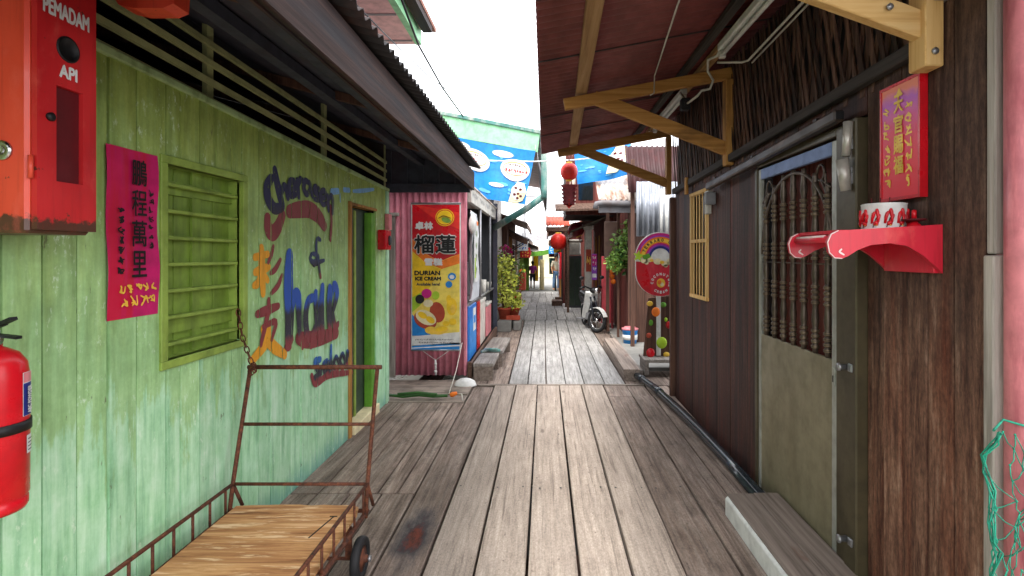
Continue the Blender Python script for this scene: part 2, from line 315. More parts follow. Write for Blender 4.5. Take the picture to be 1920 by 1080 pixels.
class MB:
    def __init__(s, m=None):
        s.bm = bmesh.new(); s.rl = s.bm.faces.layers.float.new('rnd'); s.mats = []; s.mi = 0; s.r = .5
        if m: s.use(m)
    def use(s, m):
        if m not in s.mats: s.mats.append(m)
        s.mi = s.mats.index(m); return s
    def rand(s): s.r = random.random(); return s
    def v(s, p): return s.bm.verts.new(p)
    def f(s, vs, smooth=False):
        try: f = s.bm.faces.new(vs)
        except ValueError: return None
        f.material_index = s.mi; f[s.rl] = s.r; f.smooth = smooth; return f
    def hexa(s, c, bev=0):        # c: 8 corners, bottom loop then top loop
        v = [s.v(p) for p in c]
        fs = [s.f([v[i] for i in q]) for q in ((3, 2, 1, 0), (4, 5, 6, 7), (0, 1, 5, 4), (1, 2, 6, 5), (2, 3, 7, 6), (3, 0, 4, 7))]
        if bev:
            es = {e for f in fs for e in f.edges}
            bmesh.ops.bevel(s.bm, geom=list(es), offset=bev, segments=1, affect='EDGES', profile=.5)
        return s
    def box(s, x0, x1, y0, y1, z0, z1, bev=0):
        return s.hexa([(x0, y0, z0), (x1, y0, z0), (x1, y1, z0), (x0, y1, z0), (x0, y0, z1), (x1, y0, z1), (x1, y1, z1), (x0, y1, z1)], bev)
    def bar(s, p, q, w, h, up=(0, 0, 1), bev=0):   # rectangular bar p->q, w across, h along up
        p, q = Vector(p), Vector(q); d = (q - p).normalized(); a = d.cross(Vector(up)).normalized(); b = a.cross(d).normalized()
        a *= w / 2; b *= h / 2
        return s.hexa([p - a - b, p + a - b, q + a - b, q - a - b, p - a + b, p + a + b, q + a + b, q - a + b], bev)
    def tube(s, pts, r, seg=8, caps=True, loop=False):
        pts = [Vector(p) for p in pts]; n = len(pts); rs = r if isinstance(r, (list, tuple)) else [r] * n
        rings = []; ref = None
        for i, p in enumerate(pts):
            a = pts[(i - 1) % n] if (i or loop) else p; b = pts[(i + 1) % n] if (i < n - 1 or loop) else p
            d = (b - a).normalized()
            if ref is None: ref = d.orthogonal().normalized()
            u = (ref - d * ref.dot(d)); u = u.normalized() if u.length > 1e-5 else d.orthogonal().normalized(); ref = u; w = d.cross(u)
            rings.append([s.v(p + (u * math.cos(t) + w * math.sin(t)) * rs[i]) for t in [k * math.tau / seg for k in range(seg)]])
        for i in range(n if loop else n - 1):
            A, B = rings[i], rings[(i + 1) % n]
            for k in range(seg): s.f([A[k], A[(k + 1) % seg], B[(k + 1) % seg], B[k]], True)
        if caps and not loop: s.f(rings[0][::-1]); s.f(rings[-1])
        return s
    def lathe(s, prof, mtx, seg=20, smooth=True):   # prof: (radius, height) about local Z
        mtx = mtx if isinstance(mtx, Matrix) else Matrix.Translation(mtx); rings = []
        for r, h in prof:
            if r < 1e-6: rings.append([s.v(mtx @ Vector((0, 0, h)))])
            else: rings.append([s.v(mtx @ Vector((r * math.cos(k * math.tau / seg), r * math.sin(k * math.tau / seg), h))) for k in range(seg)])
        for A, B in zip(rings, rings[1:]):
            for k in range(seg):
                k2 = (k + 1) % seg
                if len(A) == 1 and len(B) == 1: continue
                if len(A) == 1: s.f([A[0], B[k2], B[k]], smooth)
                elif len(B) == 1: s.f([A[k], A[k2], B[0]], smooth)
                else: s.f([A[k], A[k2], B[k2], B[k]], smooth)
        if len(rings[0]) > 1: s.f(rings[0][::-1])
        if len(rings[-1]) > 1: s.f(rings[-1])
        return s
    def ball(s, c, r, seg=14, rings=8):
        r = r if isinstance(r, (tuple, list)) else (r, r, r)
        m = Matrix.Translation(c) @ Matrix.Diagonal((*r, 1))
        return s.lathe([(math.sin(math.pi * i / rings), -math.cos(math.pi * i / rings)) for i in range(rings + 1)], m, seg)
    def poly(s, pts): s.f([s.v(p) for p in pts]); return s
    def prism(s, pts, vec):
        vec = Vector(vec); a = [s.v(p) for p in pts]; b = [s.v(Vector(p) + vec) for p in pts]; n = len(a)
        s.f(a[::-1]); s.f(b)
        for i in range(n): s.f([a[i], a[(i + 1) % n], b[(i + 1) % n], b[i]])
        return s
    def text(s, body, o, u, v, n, h, width=None, off=.002, bold=0, center=False, clear=None):
        vs, fs = glyphs(body); o, u, v, n = Vector(o), Vector(u).normalized(), Vector(v).normalized(), Vector(n).normalized()
        xs = [c.x for c in vs]; ys = [c.y for c in vs]
        if not xs: return s
        x0, x1, y0, y1 = min(xs), max(xs), min(ys), max(ys)
        k = h / (y1 - y0); kx = width / (x1 - x0) if width else k; sh = (x1 - x0) * kx / 2 if center else 0
        for j, (dx, dy) in enumerate([(0, 0)] + ([(bold, 0), (-bold, 0), (0, bold), (0, -bold)] if bold else [])):
            vv = [s.v(o + u * ((c.x - x0) * kx - sh + dx) + v * ((c.y - y0) * k + dy) + n * (off + j * .0004)) for c in vs]
            for q in fs: s.f([vv[i] for i in q])
        return s
    def brush(s, pts, w, n, off=.0025, cap=True):     # flat painted stroke through 3D points
        pts = [Vector(p) for p in pts]; n = Vector(n).normalized(); out = []
        if len(pts) > 2:
            ext = [pts[0] * 2 - pts[1]] + pts + [pts[-1] * 2 - pts[-2]]
            for i in range(1, len(ext) - 2):
                p0, p1, p2, p3 = ext[i - 1:i + 3]
                for k in range(5):
                    t = k / 5; out.append(.5 * ((2 * p1) + (p2 - p0) * t + (2 * p0 - 5 * p1 + 4 * p2 - p3) * t * t + (3 * p1 - p0 - 3 * p2 + p3) * t ** 3))
            out.append(pts[-1])
        else: out = pts
        m = len(out); ws = [w * (.82 + .3 * math.sin(2.1 * i / max(1, m - 1) * 1.5)) for i in range(m)] if not isinstance(w, (list, tuple)) else [w[0] + (w[-1] - w[0]) * i / max(1, m - 1) for i in range(m)]
        L = []; Rr = []
        for i, p in enumerate(out):
            d = (out[min(i + 1, m - 1)] - out[max(i - 1, 0)]).normalized(); a = n.cross(d).normalized() * ws[i] / 2
            q = p + n * (off + i * .00012); L.append(q + a); Rr.append(q - a)
        def capv(c, a, d, o_): return [c + a * math.cos(t) + d * math.sin(t) + n * o_ for t in [math.pi * k / 5 for k in range(1, 5)]]
        dl = (out[-1] - out[-2]).normalized() * ws[-1] / 2; ds = (out[0] - out[1]).normalized() * ws[0] / 2
        lv = [s.v(p) for p in L]; rv = [s.v(p) for p in Rr]
        for i in range(m - 1): s.f([rv[i], rv[i + 1], lv[i + 1], lv[i]])
        if cap:
            e = [s.v(p) for p in capv(out[-1], (L[-1] - Rr[-1]) / 2, dl, off + (m - 1) * .00012)]; s.f([rv[-1]] + e[::-1] + [lv[-1]])
            b = [s.v(p) for p in capv(out[0], (L[0] - Rr[0]) / 2, ds, off)]; s.f([lv[0]] + b + [rv[0]])
        return s
    def corr(s, o, u, lu, vdir, lv, n, period=.076, amp=.011, th=.004, seg=6):   # corrugated sheet, ribs along vdir
        o, u, vdir, n = Vector(o), Vector(u).normalized(), Vector(vdir).normalized(), Vector(n).normalized()
        k = max(6, int(lu / period * seg)); rows = []
        for t in (0, th):
            for e in (0, lv): rows.append([s.v(o + u * (lu * i / k) + vdir * e + n * (amp * math.sin(math.tau * lu * i / k / period) + t)) for i in range(k + 1)])
        a, b, c, d = rows
        for i in range(k):
            s.f([a[i], a[i + 1], b[i + 1], b[i]], True); s.f([c[i], d[i], d[i + 1], c[i + 1]], True)
            s.f([a[i], c[i], c[i + 1], a[i + 1]]); s.f([b[i], b[i + 1], d[i + 1], d[i]])
        s.f([a[0], b[0], d[0], c[0]]); s.f([a[-1], c[-1], d[-1], b[-1]])
        return s
    def leaves(s, c, rad, n, size, droop=.3):
        for _ in range(n):
            while True:
                p = Vector((random.uniform(-1, 1), random.uniform(-1, 1), random.uniform(-1, 1)))
                if .15 < p.length < 1 and random.random() < .35 + p.length * .65: break
            p = Vector(c) + Vector((p.x * rad[0], p.y * rad[1], p.z * rad[2]))
            d = Vector((random.gauss(0, 1), random.gauss(0, 1), random.gauss(-droop, .6))).normalized(); a = d.orthogonal().normalized()
            a.rotate(Matrix.Rotation(random.random() * 6.3, 3, d)); nn = d.cross(a); L = size * random.uniform(.6, 1.3); w = L * .32
            s.rand(); q = [s.v(x) for x in (p, p + d * L * .45 + a * w + nn * w * .3, p + d * L, p + d * L * .45 - a * w + nn * w * .3)]
            m_ = s.v(p + d * L * .45); s.f([q[0], q[1], m_]); s.f([q[1], q[2], m_]); s.f([q[2], q[3], m_]); s.f([q[3], q[0], m_])
        return s
    def mesh(s, name, off=(0, 0, 0), tri=False):
        me = bpy.data.meshes.new(name)
        bmesh.ops.recalc_face_normals(s.bm, faces=s.bm.faces[:])
        bmesh.ops.translate(s.bm, verts=s.bm.verts[:], vec=-Vector(off))
        big = [f for f in s.bm.faces if len(f.verts) > 4]
        if big: bmesh.ops.triangulate(s.bm, faces=big)
        s.bm.to_mesh(me); s.bm.free()
        for m in s.mats: me.materials.append(M[m])
        return me

def root_of(o):
    while o.parent: o = o.parent
    return o
def tag(o, label, cat=None, group=None, kind=None):
    if label: o['label'] = label
    if cat: o['category'] = cat
    if group: o['group'] = group
    if kind: o['kind'] = kind
    return o
def thing(name, label, cat, loc=(0, 0, 0), group=None, rz=0):
    o = bpy.data.objects.new(name, None); C.objects.link(o); o.location = loc; o.rotation_euler = (0, 0, rz); o.empty_display_size = .1
    return tag(o, label, cat, group)
def part(name, mb, parent, label=None, local=False):
    r = root_of(parent); off = (0, 0, 0) if local else r.location
    o = bpy.data.objects.new(name, mb.mesh(name, off)); C.objects.link(o); o.parent = parent
    if label: o['label'] = label
    return o
def solo(name, mb, label, cat, group=None):
    zs = [v.co for v in mb.bm.verts]; n = len(zs)
    c = Vector((sum(v.x for v in zs) / n, sum(v.y for v in zs) / n, min(v.z for v in zs)))
    o = bpy.data.objects.new(name, mb.mesh(name, c)); C.objects.link(o); o.location = c
    return tag(o, label, cat, group)
def struct(name, mb):
    o = bpy.data.objects.new(name, mb.mesh(name)); C.objects.link(o); o['kind'] = 'structure'; return o
def copy_tree(o, parent=None):
    c = o.copy(); C.objects.link(c); c.parent = parent
    for ch in list(o.children): copy_tree(ch, c)
    return c

def xboards(mb, xf, sgn, edges, z0, z1, openings=(), gap=.005, th=.022, jit=.0015):
    """vertical boards on the plane x = xf facing sgn; z0, z1 functions of y; openings (ya, yb, za, zb)"""
    for a, b in zip(edges, edges[1:]):
        mb.rand(); m = (a + b) / 2; segs = [(None, None)]
        for (ya, yb, za, zb) in openings:
            if ya - 1e-4 <= m <= yb + 1e-4: segs = ([(None, za)] if za > z0(m) + .02 else []) + [(zb, None)]
        j = random.uniform(-jit, jit)
        for lo, hi in segs:
            for (e, d0, d1) in ((gap / 2, 0, th * .5), (0, th * .5, th)):
                xa, xb = xf + sgn * (j if d0 == 0 else 0) - sgn * d0, xf - sgn * d1
                A, B = a + e, b - e
                la = [z0(A) if lo is None else lo, z0(B) if lo is None else lo]; ha = [z1(A) if hi is None else hi, z1(B) if hi is None else hi]
                mb.hexa([(xa, A, la[0]), (xb, A, la[0]), (xb, B, la[1]), (xa, B, la[1]), (xa, A, ha[0]), (xb, A, ha[0]), (xb, B, ha[1]), (xa, B, ha[1])])
    return mb
def edges(y0, y1, step, extra=(), jit=0):
    n = max(1, round((y1 - y0) / step)); e = [y0 + (y1 - y0) * i / n + (random.uniform(-jit, jit) if 0 < i < n else 0) for i in range(n + 1)]
    for x in extra:
        e = [t for t in e if abs(t - x) > step * .45 or t in (y0, y1)] + [x]
    return sorted(set(e))

# ------------------------------------------------------------ ground and boardwalk
g_ = MB('mud'); g_.box(-150, 150, -60, 300, -1.6, -1.1); struct('ground', g_)

def planks(mb, xs0, xs1, y0, y1, mats, gap=.011, z=0, th=.045, wig=.004, dz=0):
    for i in range(len(xs0) - 1):
        mb.use(mats[i] if isinstance(mats, list) else mats).rand()
        a0, b0, a1, b1 = xs0[i] + gap / 2, xs0[i + 1] - gap / 2, xs1[i] + gap / 2, xs1[i + 1] - gap / 2
        zz = z + random.uniform(-wig, wig); n = 12; rows = []
        ph = random.random() * 6; lo = []
        for k in range(n + 1):                       # slightly wavering edges, cupped ends
            t = k / n; y = y0 + (y1 - y0) * t; w = .0035 * math.sin(ph + 5 * t) + random.uniform(-.001, .001); z2 = zz + dz * t
            A, B = a0 + (a1 - a0) * t + w * .6, b0 + (b1 - b0) * t + w * .5
            rows.append([mb.v((A, y, z2 - th)), mb.v((A, y, z2 - .004)), mb.v((A + .005, y, z2)), mb.v((B - .005, y, z2)), mb.v((B, y, z2 - .004)), mb.v((B, y, z2 - th))])
        for p, q in zip(rows, rows[1:]):
            for k in range(6): mb.f([p[k], p[(k + 1) % 6], q[(k + 1) % 6], q[k]])
        mb.f(rows[0]); mb.f(rows[-1][::-1])
d = MB()
XC = [-.584, -.338, -.088, .156, .407, .663]
planks(d, XC, [-.578, -.332, -.086, .166, .414, .665], -1.8, 6.09, 'deck_mid', gap=.014)
planks(d, [.663, .915, 1.13, 1.37], [.665, .93, 1.14, 1.37], -1.8, 5.62, 'deck_old', gap=.01)
planks(d, [.665, .93], [.665, .93], 5.63, 6.09, 'deck_old'); planks(d, [.93, 1.14, 1.4], [.93, 1.14, 1.4], 5.64, 6.09, 'deck_old', z=-.01)
planks(d, [-.815, -.584], [-.81, -.578], -1.8, 6.0, 'deck_old')
planks(d, [-1.62, -1.42, -1.22, -1.02, -.815], [-1.62, -1.42, -1.22, -1.02, -.815], -1.8, 3.33, 'deck_old')
planks(d, [-1.60, -1.42, -1.24, -1.05, -.93, -.815], [-1.6, -1.42, -1.235, -1.045, -.92, -.81], 3.34, 5.36, 'deck_old', gap=.009)
for i, (ya, yb) in enumerate(((5.37, 5.62), (5.63, 6.0), (6.01, 6.30))):      # cross planks in front of the pink kiosk
    d.use('deck_cross').rand(); d.box(-2.3, -.82, ya, yb - .008, -.05, .012 + .012 * (i == 1), .004)
d.use('deck_cross').rand(); d.box(-.82, 1.25, 6.095, 6.135, -.05, .004, .003)
f0 = [-.42, -.2, .012, .24, .455, .69, .93]; f1 = [-.46, -.22, .0, .23, .46, .70, .92]
planks(d, f0, f1, 6.145, 12.1, 'deck_far', gap=.012)
planks(d, [-.98, -.68, -.43], [-.98, -.7, -.47], 6.145, 12.1, 'deck_old', z=-.012); planks(d, [.94, 1.2, 1.5, 1.9], [.93, 1.2, 1.5, 1.9], 6.145, 12.1, 'deck_old', z=-.014)
y = 12.11
for L_ in (2.3, 2.2, 1.9, 2.5):
    e = [-.98, -.72, -.46, -.22, .02, .26, .5, .74, .98, 1.2]; e = [v + random.uniform(-.03, .03) for v in e]
    planks(d, e, e, y, y + L_ - .01, 'deck_far', gap=.012, wig=.006); y += L_
d.use('black'); 
for yb_ in [k * 1.0 + .42 for k in range(1, 17)]:             # nail heads over the bearers
    for x0 in (XC if yb_ < 6.1 else f0):
        for dx in (.045, .20):
            if random.random() < .85:
                x = x0 + dx + random.uniform(-.012, .012); yy = yb_ + random.uniform(-.02, .02); r_ = random.uniform(.0045, .008); d.poly([(x + r_ * math.cos(t_), yy + r_ * 1.3 * math.sin(t_), .0055) for t_ in [q * math.tau / 7 for q in range(7)]])
d.use('brown_y')
for x in (-1.5, -.8, 0, .8, 1.3): d.box(x - .06, x + .06, -1.8, 21, -.26, -.055)
for yy in range(-1, 21, 2):
    d.box(-1.7, 1.9, yy, yy + .12, -.40, -.262)
struct('boardwalk', d)
p_ = MB('concrete'); p_.hexa([(-1.4, 21, -.3), (1.4, 21, -.3), (1.4, 30, -.8), (-1.4, 30, -.8), (-1.4, 21, -.004), (1.4, 21, -.004), (1.4, 30, -.5), (-1.4, 30, -.5)])
p_.hexa([(-1.4, 30.01, -.8), (1.4, 30.01, -.8), (1.4, 70, -.8), (-1.4, 70, -.8), (-1.4, 30.01, -.502), (1.4, 30.01, -.502), (1.4, 70, -.5), (-1.4, 70, -.5)]); struct('path', p_)

# ============================================================ green hair saloon (left)
UL, VL, NL = Vector((0, 1, 0)), Vector((0, 0, 1)), Vector((1, 0, 0))
def wl(px, py): return onx(px, py, XL)
saloon = thing('hair_saloon', 'green painted timber hair saloon with brush lettering under a dark overhanging eave', 'building', (-2.6, 2.5, 0))
ztop = lambda y: 2.272 - .0262 * y
WIN = (2.24, 2.80, 1.05, 1.88); DOOR = (4.37, 5.03, .05, 1.90)
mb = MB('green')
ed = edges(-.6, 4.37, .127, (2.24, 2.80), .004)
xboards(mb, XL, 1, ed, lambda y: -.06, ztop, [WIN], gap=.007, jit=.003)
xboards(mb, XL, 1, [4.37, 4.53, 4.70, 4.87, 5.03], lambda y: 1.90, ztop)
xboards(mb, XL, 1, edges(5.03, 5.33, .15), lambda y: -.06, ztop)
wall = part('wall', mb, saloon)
mb = MB('tin_dark')                                     # the other walls of the house and its dark inside
mb.box(-4.6, -4.55, -.6, 5.4, -.1, 3.46)
for y_ in (-.62, 5.34): mb.prism([(-4.55, y_, -.1), (-1.62, y_, -.1), (-1.62, y_, 2.62), (-4.55, y_, 3.41)], (0, .04, 0))
mb.box(-4.55, -1.63, -.58, 5.34, -.06, .02)
part('wall', mb, saloon, 'dark outer and back wall of the saloon')
mb = MB('green_trim')
mb.hexa([(XL - .02, -.6, ztop(-.6)), (XL + .018, -.6, ztop(-.6)), (XL + .018, 5.41, ztop(5.41)), (XL - .02, 5.41, ztop(5.41)),
         (XL - .02, -.6, ztop(-.6) + .03), (XL + .018, -.6, ztop(-.6) + .03), (XL + .018, 5.41, ztop(5.41) + .03), (XL - .02, 5.41, ztop(5.41) + .03)], .003)
part('trim', mb, saloon)
mb = MB('mint'); mb.box(XL - .05, XL + .012, 5.332, 5.42, -.06, ztop(5.4) - .002, .004); part('corner_post', mb, saloon)
# window: recessed shutter behind horizontal bars
a, b, za, zb = WIN
mb = MB('green_frame')
for (y0, y1, z0, z1) in ((a - .04, b + .04, zb, zb + .035), (a - .04, b + .04, za - .035, za), (a - .04, a, za, zb), (b, b + .04, za, zb)):
    mb.rand().box(XL - .088, XL + .014, y0, y1, z0, z1, .003)
fr = part('window', mb, saloon)
mb = MB('green_shutter')
for k in range(4):
    mb.rand(); y0 = a + (b - a) * k / 4; mb.box(XL - .085, XL - .065, y0 + .003, y0 + (b - a) / 4 - .003, za, zb)
mb.box(XL - .09, XL - .087, a, b, za, zb)
for z in (za + .1, zb - .12): mb.box(XL - .064, XL - .05, a, b, z, z + .06)
mb.box(XL - .063, XL - .052, a + .25, a + .31, za, zb)
part('shutter', mb, fr)
for k in range(7):
    z = za + .06 + k * .115
    mb = MB('green_frame').rand(); mb.bar((XL - .036, a, z), (XL - .036, b, z - .003), .04, .016, bev=.003); part('bar', mb, fr)
# doorway
mb = MB('door_dark'); mb.box(XL - .12, XL - .08, DOOR[0], DOOR[1], .05, DOOR[3]); mb.use('green_frame').box(XL - .079, XL - .07, 4.66, 4.70, .05, 1.88); dr = part('door', mb, saloon)
mb = MB('vivid_green'); mb.box(XL - .078, XL - .01, 4.93, 5.028, .05, 1.88, .004); part('jamb', mb, dr)
mb = MB('tan_z'); mb.box(XL - .06, XL + .016, 4.325, 4.37, -.05, 1.93, .004); mb.box(XL - .06, XL + .012, 4.372, 5.03, 1.9, 1.925, .003); part('door_frame', mb, dr)
mb = MB('cream'); mb.hexa([(XL - .1, 4.4, .0), (XL + .03, 4.4, .0), (XL + .03, 5.05, .0), (XL - .1, 5.05, .0), (XL - .1, 4.4, .07), (XL + .03, 4.4, .07), (XL + .03, 5.05, .09), (XL - .1, 5.05, .09)], .006); part('sill', mb, dr)
# open vent between wall and roof: four rails and uprights
for k, z in enumerate((2.27, 2.36, 2.45, 2.54)):
    mb = MB('slat_paint').rand(); s_ = -.0262
    mb.bar((XL - .01, -.6, z - .02 - s_ * 3), (XL - .01, 5.38, z - .02 + s_ * 3 - .02), .02, .026); part('vent_rail', mb, saloon)
for yy in (1.0, 2.55, 3.9, 5.36):
    mb = MB('slat_paint').rand(); mb.box(XL - .045, XL - .022, yy, yy + .05, ztop(yy) + .03, 2.62); part('vent_post', mb, saloon)
# roof: dark corrugated iron, fascia, purlins, gable boarding
rs = .27; ru = Vector((-1, 0, rs)).normalized()
mb = MB('tin_dark'); mb.corr((-.70, 5.80, 2.425), (0, -1, 0), 6.5, ru, 4.2, Vector((rs, 0, 1)), .083, .013); roof = part('roof', mb, saloon)
mb = MB('dark_ply'); 
for k in range(5):
    mb.rand(); x0, x1 = -.80 - k * .30, -.80 - (k + 1) * .30 + .004
    zf = lambda x: 2.375 + (-.75 - x) * rs
    mb.hexa([(x1, -.6, zf(x1) - .012), (x0, -.6, zf(x0) - .012), (x0, 5.72, zf(x0) - .012), (x1, 5.72, zf(x1) - .012), (x1, -.6, zf(x1)), (x0, -.6, zf(x0)), (x0, 5.72, zf(x0)), (x1, 5.72, zf(x1))])
part('soffit', mb, roof)
mb = MB('fascia')
mb.hexa([(-.79, -.7, 2.19), (-.765, -.7, 2.19), (-.765, 5.78, 2.19), (-.79, 5.78, 2.19), (-.79, -.7, 2.405), (-.765, -.7, 2.405), (-.765, 5.78, 2.385), (-.79, 5.78, 2.385)], .004)
mb.box(-.800, -.791, -.7, 5.78, 2.185, 2.22); part('fascia', mb, roof)
for x, z in ((-1.02, 2.42), (-1.32, 2.50)):
    mb = MB('dark_ply').rand(); mb.box(x - .03, x + .03, -.6, 5.7, z - .06, z - .005); part('purlin', mb, roof)
mb = MB('dark_ply')
for k in range(8):
    x0, x1 = -2.15 + k * .17, -2.15 + (k + 1) * .17 - .003; mb.rand()
    mb.prism([(x0, 5.70, 2.20), (x1, 5.70, 2.20), (x1, 5.70, 2.445 + (-.75 - x1) * rs - .03), (x0, 5.70, 2.445 + (-.75 - x0) * rs - .03)], (0, .02, 0))
mb.rand().box(-2.2, -.80, 5.66, 5.698, 2.155, 2.245); part('gable', mb, roof)
mb = MB('brown_z')
for yy in (.5, 1.9, 3.3, 4.7): mb = MB('brown_z').rand(); mb.bar((-.82, yy, 2.352), (-3.9, yy, 2.352 + 3.08 * rs), .04, .05); part('rafter', mb, roof)

# brush lettering, traced as strokes on the boards (zoom coordinates of the wall)
def zc(x, y): return wl(430 + x / 2.076, 280 + y / 2.076)
def lw(x, y): return wl(480 + x / 6.0, 300 + y / 6.0)
def strokes(name, mat, items, parent=wall, fn=zc, base=.004, fat=1.06):
    mb = MB(mat)
    for i, (w, pts) in enumerate(items): mb.brush([fn(*p) for p in pts], w * fat, NL, base + i * .0004)
    for y_ in ed + [4.53, 4.70, 4.87]:           # the paint breaks at the joints between the boards
        for s_ in (-.0032, .0032): bmesh.ops.bisect_plane(mb.bm, geom=mb.bm.verts[:] + mb.bm.edges[:] + mb.bm.faces[:], plane_co=(0, y_ + s_, 0), plane_no=(0, 1, 0))
        bmesh.ops.delete(mb.bm, geom=[f for f in mb.bm.faces if abs(f.calc_center_median().y - y_) < .0031], context='FACES')
    return part(name, mb, parent)
strokes('lettering', 'letter_red', [(.085, [(125, 660), (135, 770), (180, 820), (235, 760), (290, 620)]), (.10, [(370, 580), (470, 560), (600, 560), (700, 640), (760, 740)]), (.04, [(835, 520), (845, 700), (830, 900)])], fn=lw, base=.003)
strokes('lettering', 'letter_top', [
    (.062, [(205, 110), (225, 240), (265, 420), (290, 510)]), (.068, [(165, 205), (115, 300), (130, 440), (200, 545), (285, 530)]),
    (.045, [(262, 430), (300, 300), (330, 330), (348, 430)]), (.042, [(368, 345), (425, 320), (415, 245), (372, 245), (358, 325), (385, 405), (432, 390)]),
    (.044, [(452, 225), (460, 320), (470, 415)]), (.042, [(462, 290), (488, 222), (516, 236)]), (.042, [(592, 262), (545, 236), (526, 320), (560, 385), (594, 330)]), (.042, [(594, 250), (602, 330), (624, 410)]),
    (.040, [(694, 318), (652, 300), (646, 350), (690, 392), (692, 448), (646, 440)]), (.040, [(716, 426), (768, 420), (764, 356), (728, 352), (708, 424), (736, 500), (780, 486)]),
    (.040, [(796, 395), (800, 480), (802, 570)]), (.040, [(804, 450), (832, 402), (850, 452), (848, 600)])], fn=lw)
strokes('lettering', 'letter_of', [(.035, [(318, 408), (312, 425), (325, 440), (342, 428), (340, 412), (322, 406)]), (.035, [(352, 352), (340, 350), (336, 390), (345, 450), (352, 498)]), (.03, [(326, 452), (345, 440), (366, 432)])])
strokes('lettering', 'letter_red', [(.07, [(222, 770), (240, 740)]), (.10, [(268, 735), (300, 742), (350, 735), (415, 715)]), (.04, [(275, 750), (283, 772)]), (.04, [(310, 752), (316, 770)]), (.045, [(318, 880), (335, 912), (385, 880), (475, 868)])], base=.003)
strokes('lettering', 'letter_hair', [
    (.085, [(232, 412), (228, 520), (232, 640), (228, 760)]), (.06, [(236, 640), (252, 566), (266, 580), (270, 660), (272, 735)]),
    (.055, [(330, 575), (305, 590), (294, 650), (300, 720), (318, 728), (332, 690)]), (.06, [(334, 560), (338, 640), (344, 728)]),
    (.06, [(360, 535), (356, 610), (360, 700)]), (.065, [(388, 540), (386, 620), (388, 700)]), (.055, [(390, 590), (404, 530), (416, 560), (402, 620)]), (.05, [(396, 625), (408, 690), (420, 680)])], fat=1.28)
strokes('lettering', 'letter_saloon', [(.042, [(352, 818), (332, 826), (340, 850), (352, 872), (330, 888)]), (.036, [(378, 822), (364, 838), (370, 866), (382, 850), (382, 822), (386, 868)]),
    (.034, [(394, 766), (394, 820), (398, 864)]), (.036, [(412, 808), (404, 835), (414, 858), (424, 836), (414, 808)]), (.036, [(436, 796), (428, 825), (438, 850), (448, 826), (438, 796)]), (.034, [(456, 786), (456, 850)]), (.034, [(457, 810), (466, 784), (472, 800), (473, 846)])], fat=1.35)
strokes('lettering', 'letter_orange', [(.05, [(98, 478), (122, 470), (150, 458)]), (.06, [(122, 385), (124, 460), (128, 560)]), (.045, [(122, 480), (108, 520), (92, 530)]), (.045, [(128, 480), (146, 510)]), (.05, [(96, 420), (146, 408)]),
    (.06, [(152, 690), (138, 752), (86, 820)]), (.065, [(128, 700), (160, 760), (212, 800)])])
strokes('lettering', 'letter_red', [(.032, [(168, 378), (160, 410), (148, 440)]), (.034, [(196, 430), (176, 466), (158, 482)]), (.034, [(202, 490), (186, 530), (160, 560)]), (.05, [(104, 642), (140, 628), (186, 610)]), (.04, [(150, 586), (146, 640), (118, 760)]), (.036, [(128, 690), (176, 672), (160, 740)])], base=.0045)
mb = MB('smear_blue'); mb.brush([lw(845, 355), lw(920, 350)], .06, NL, .003); mb.brush([lw(985, 335), lw(1045, 340)], .05, NL, .003); mb.brush([lw(1090, 350), lw(1200, 345), lw(1320, 330)], .035, NL, .003); mb.brush([lw(940, 380), lw(945, 470)], .02, NL, .003); part('lettering', mb, wall, 'smear of blue paint at the top of the wall')

# wall hangings
bann = MB('banner_red'); Y0, Y1 = 1.925, 2.18
n = 10; rows = []
for k in range(n + 1):
    z = 1.90 - .645 * k / n; w = .004 + .004 * math.sin(k * 1.1)
    rows.append([bann.v((XL + .005 + w * (1 + .5 * math.sin(j * 2.1)), Y0 + (Y1 - Y0) * j / 4 + .010 * k / n, z)) for j in range(5)])
for a_, b_ in zip(rows, rows[1:]):
    for j in range(4): bann.f([a_[j], a_[j + 1], b_[j + 1], b_[j]])
bn = thing('couplet_banner', 'magenta paper banner with black brush characters hanging left of the green window', 'banner', (XL, 2.05, 1.25))
sheet = part('sheet', bann, bn)
mb = MB('black')
for k, ch in enumerate('鵬程萬里'): mb.text(ch, (XL + .017, 2.035, 1.765 - .118 * k), UL, VL, NL, .10, .075, bold=.0012)
def squiggles(mb, x, ys, z0, z1, n, w, u=UL, nrm=NL, col=None):
    for y_ in ys:
        for k in range(n):
            z = z0 + (z1 - z0) * (k + .5) / n; h = abs(z1 - z0) / n * .42; b_ = Vector((x, y_, z))
            for _ in range(3):
                mb.brush([b_ + u * random.uniform(-h, h) + VL * random.uniform(-h, h) for _ in range(3)], w, nrm, .001, cap=False)
squiggles(mb, XL + .017, (1.985,), 1.68, 1.42, 7, .006); squiggles(mb, XL + .017, (2.135,), 1.76, 1.52, 7, .005)
part('characters', mb, bn)
mb = MB('gold'); squiggles(mb, XL + .017, (1.99, 2.03, 2.07, 2.11, 2.15), 1.39, 1.35, 1, .006); squiggles(mb, XL + .017, (2.0, 2.05, 2.10, 2.14), 1.345, 1.295, 1, .006)
part('characters', mb, bn, 'gold brush characters along the foot of the banner')

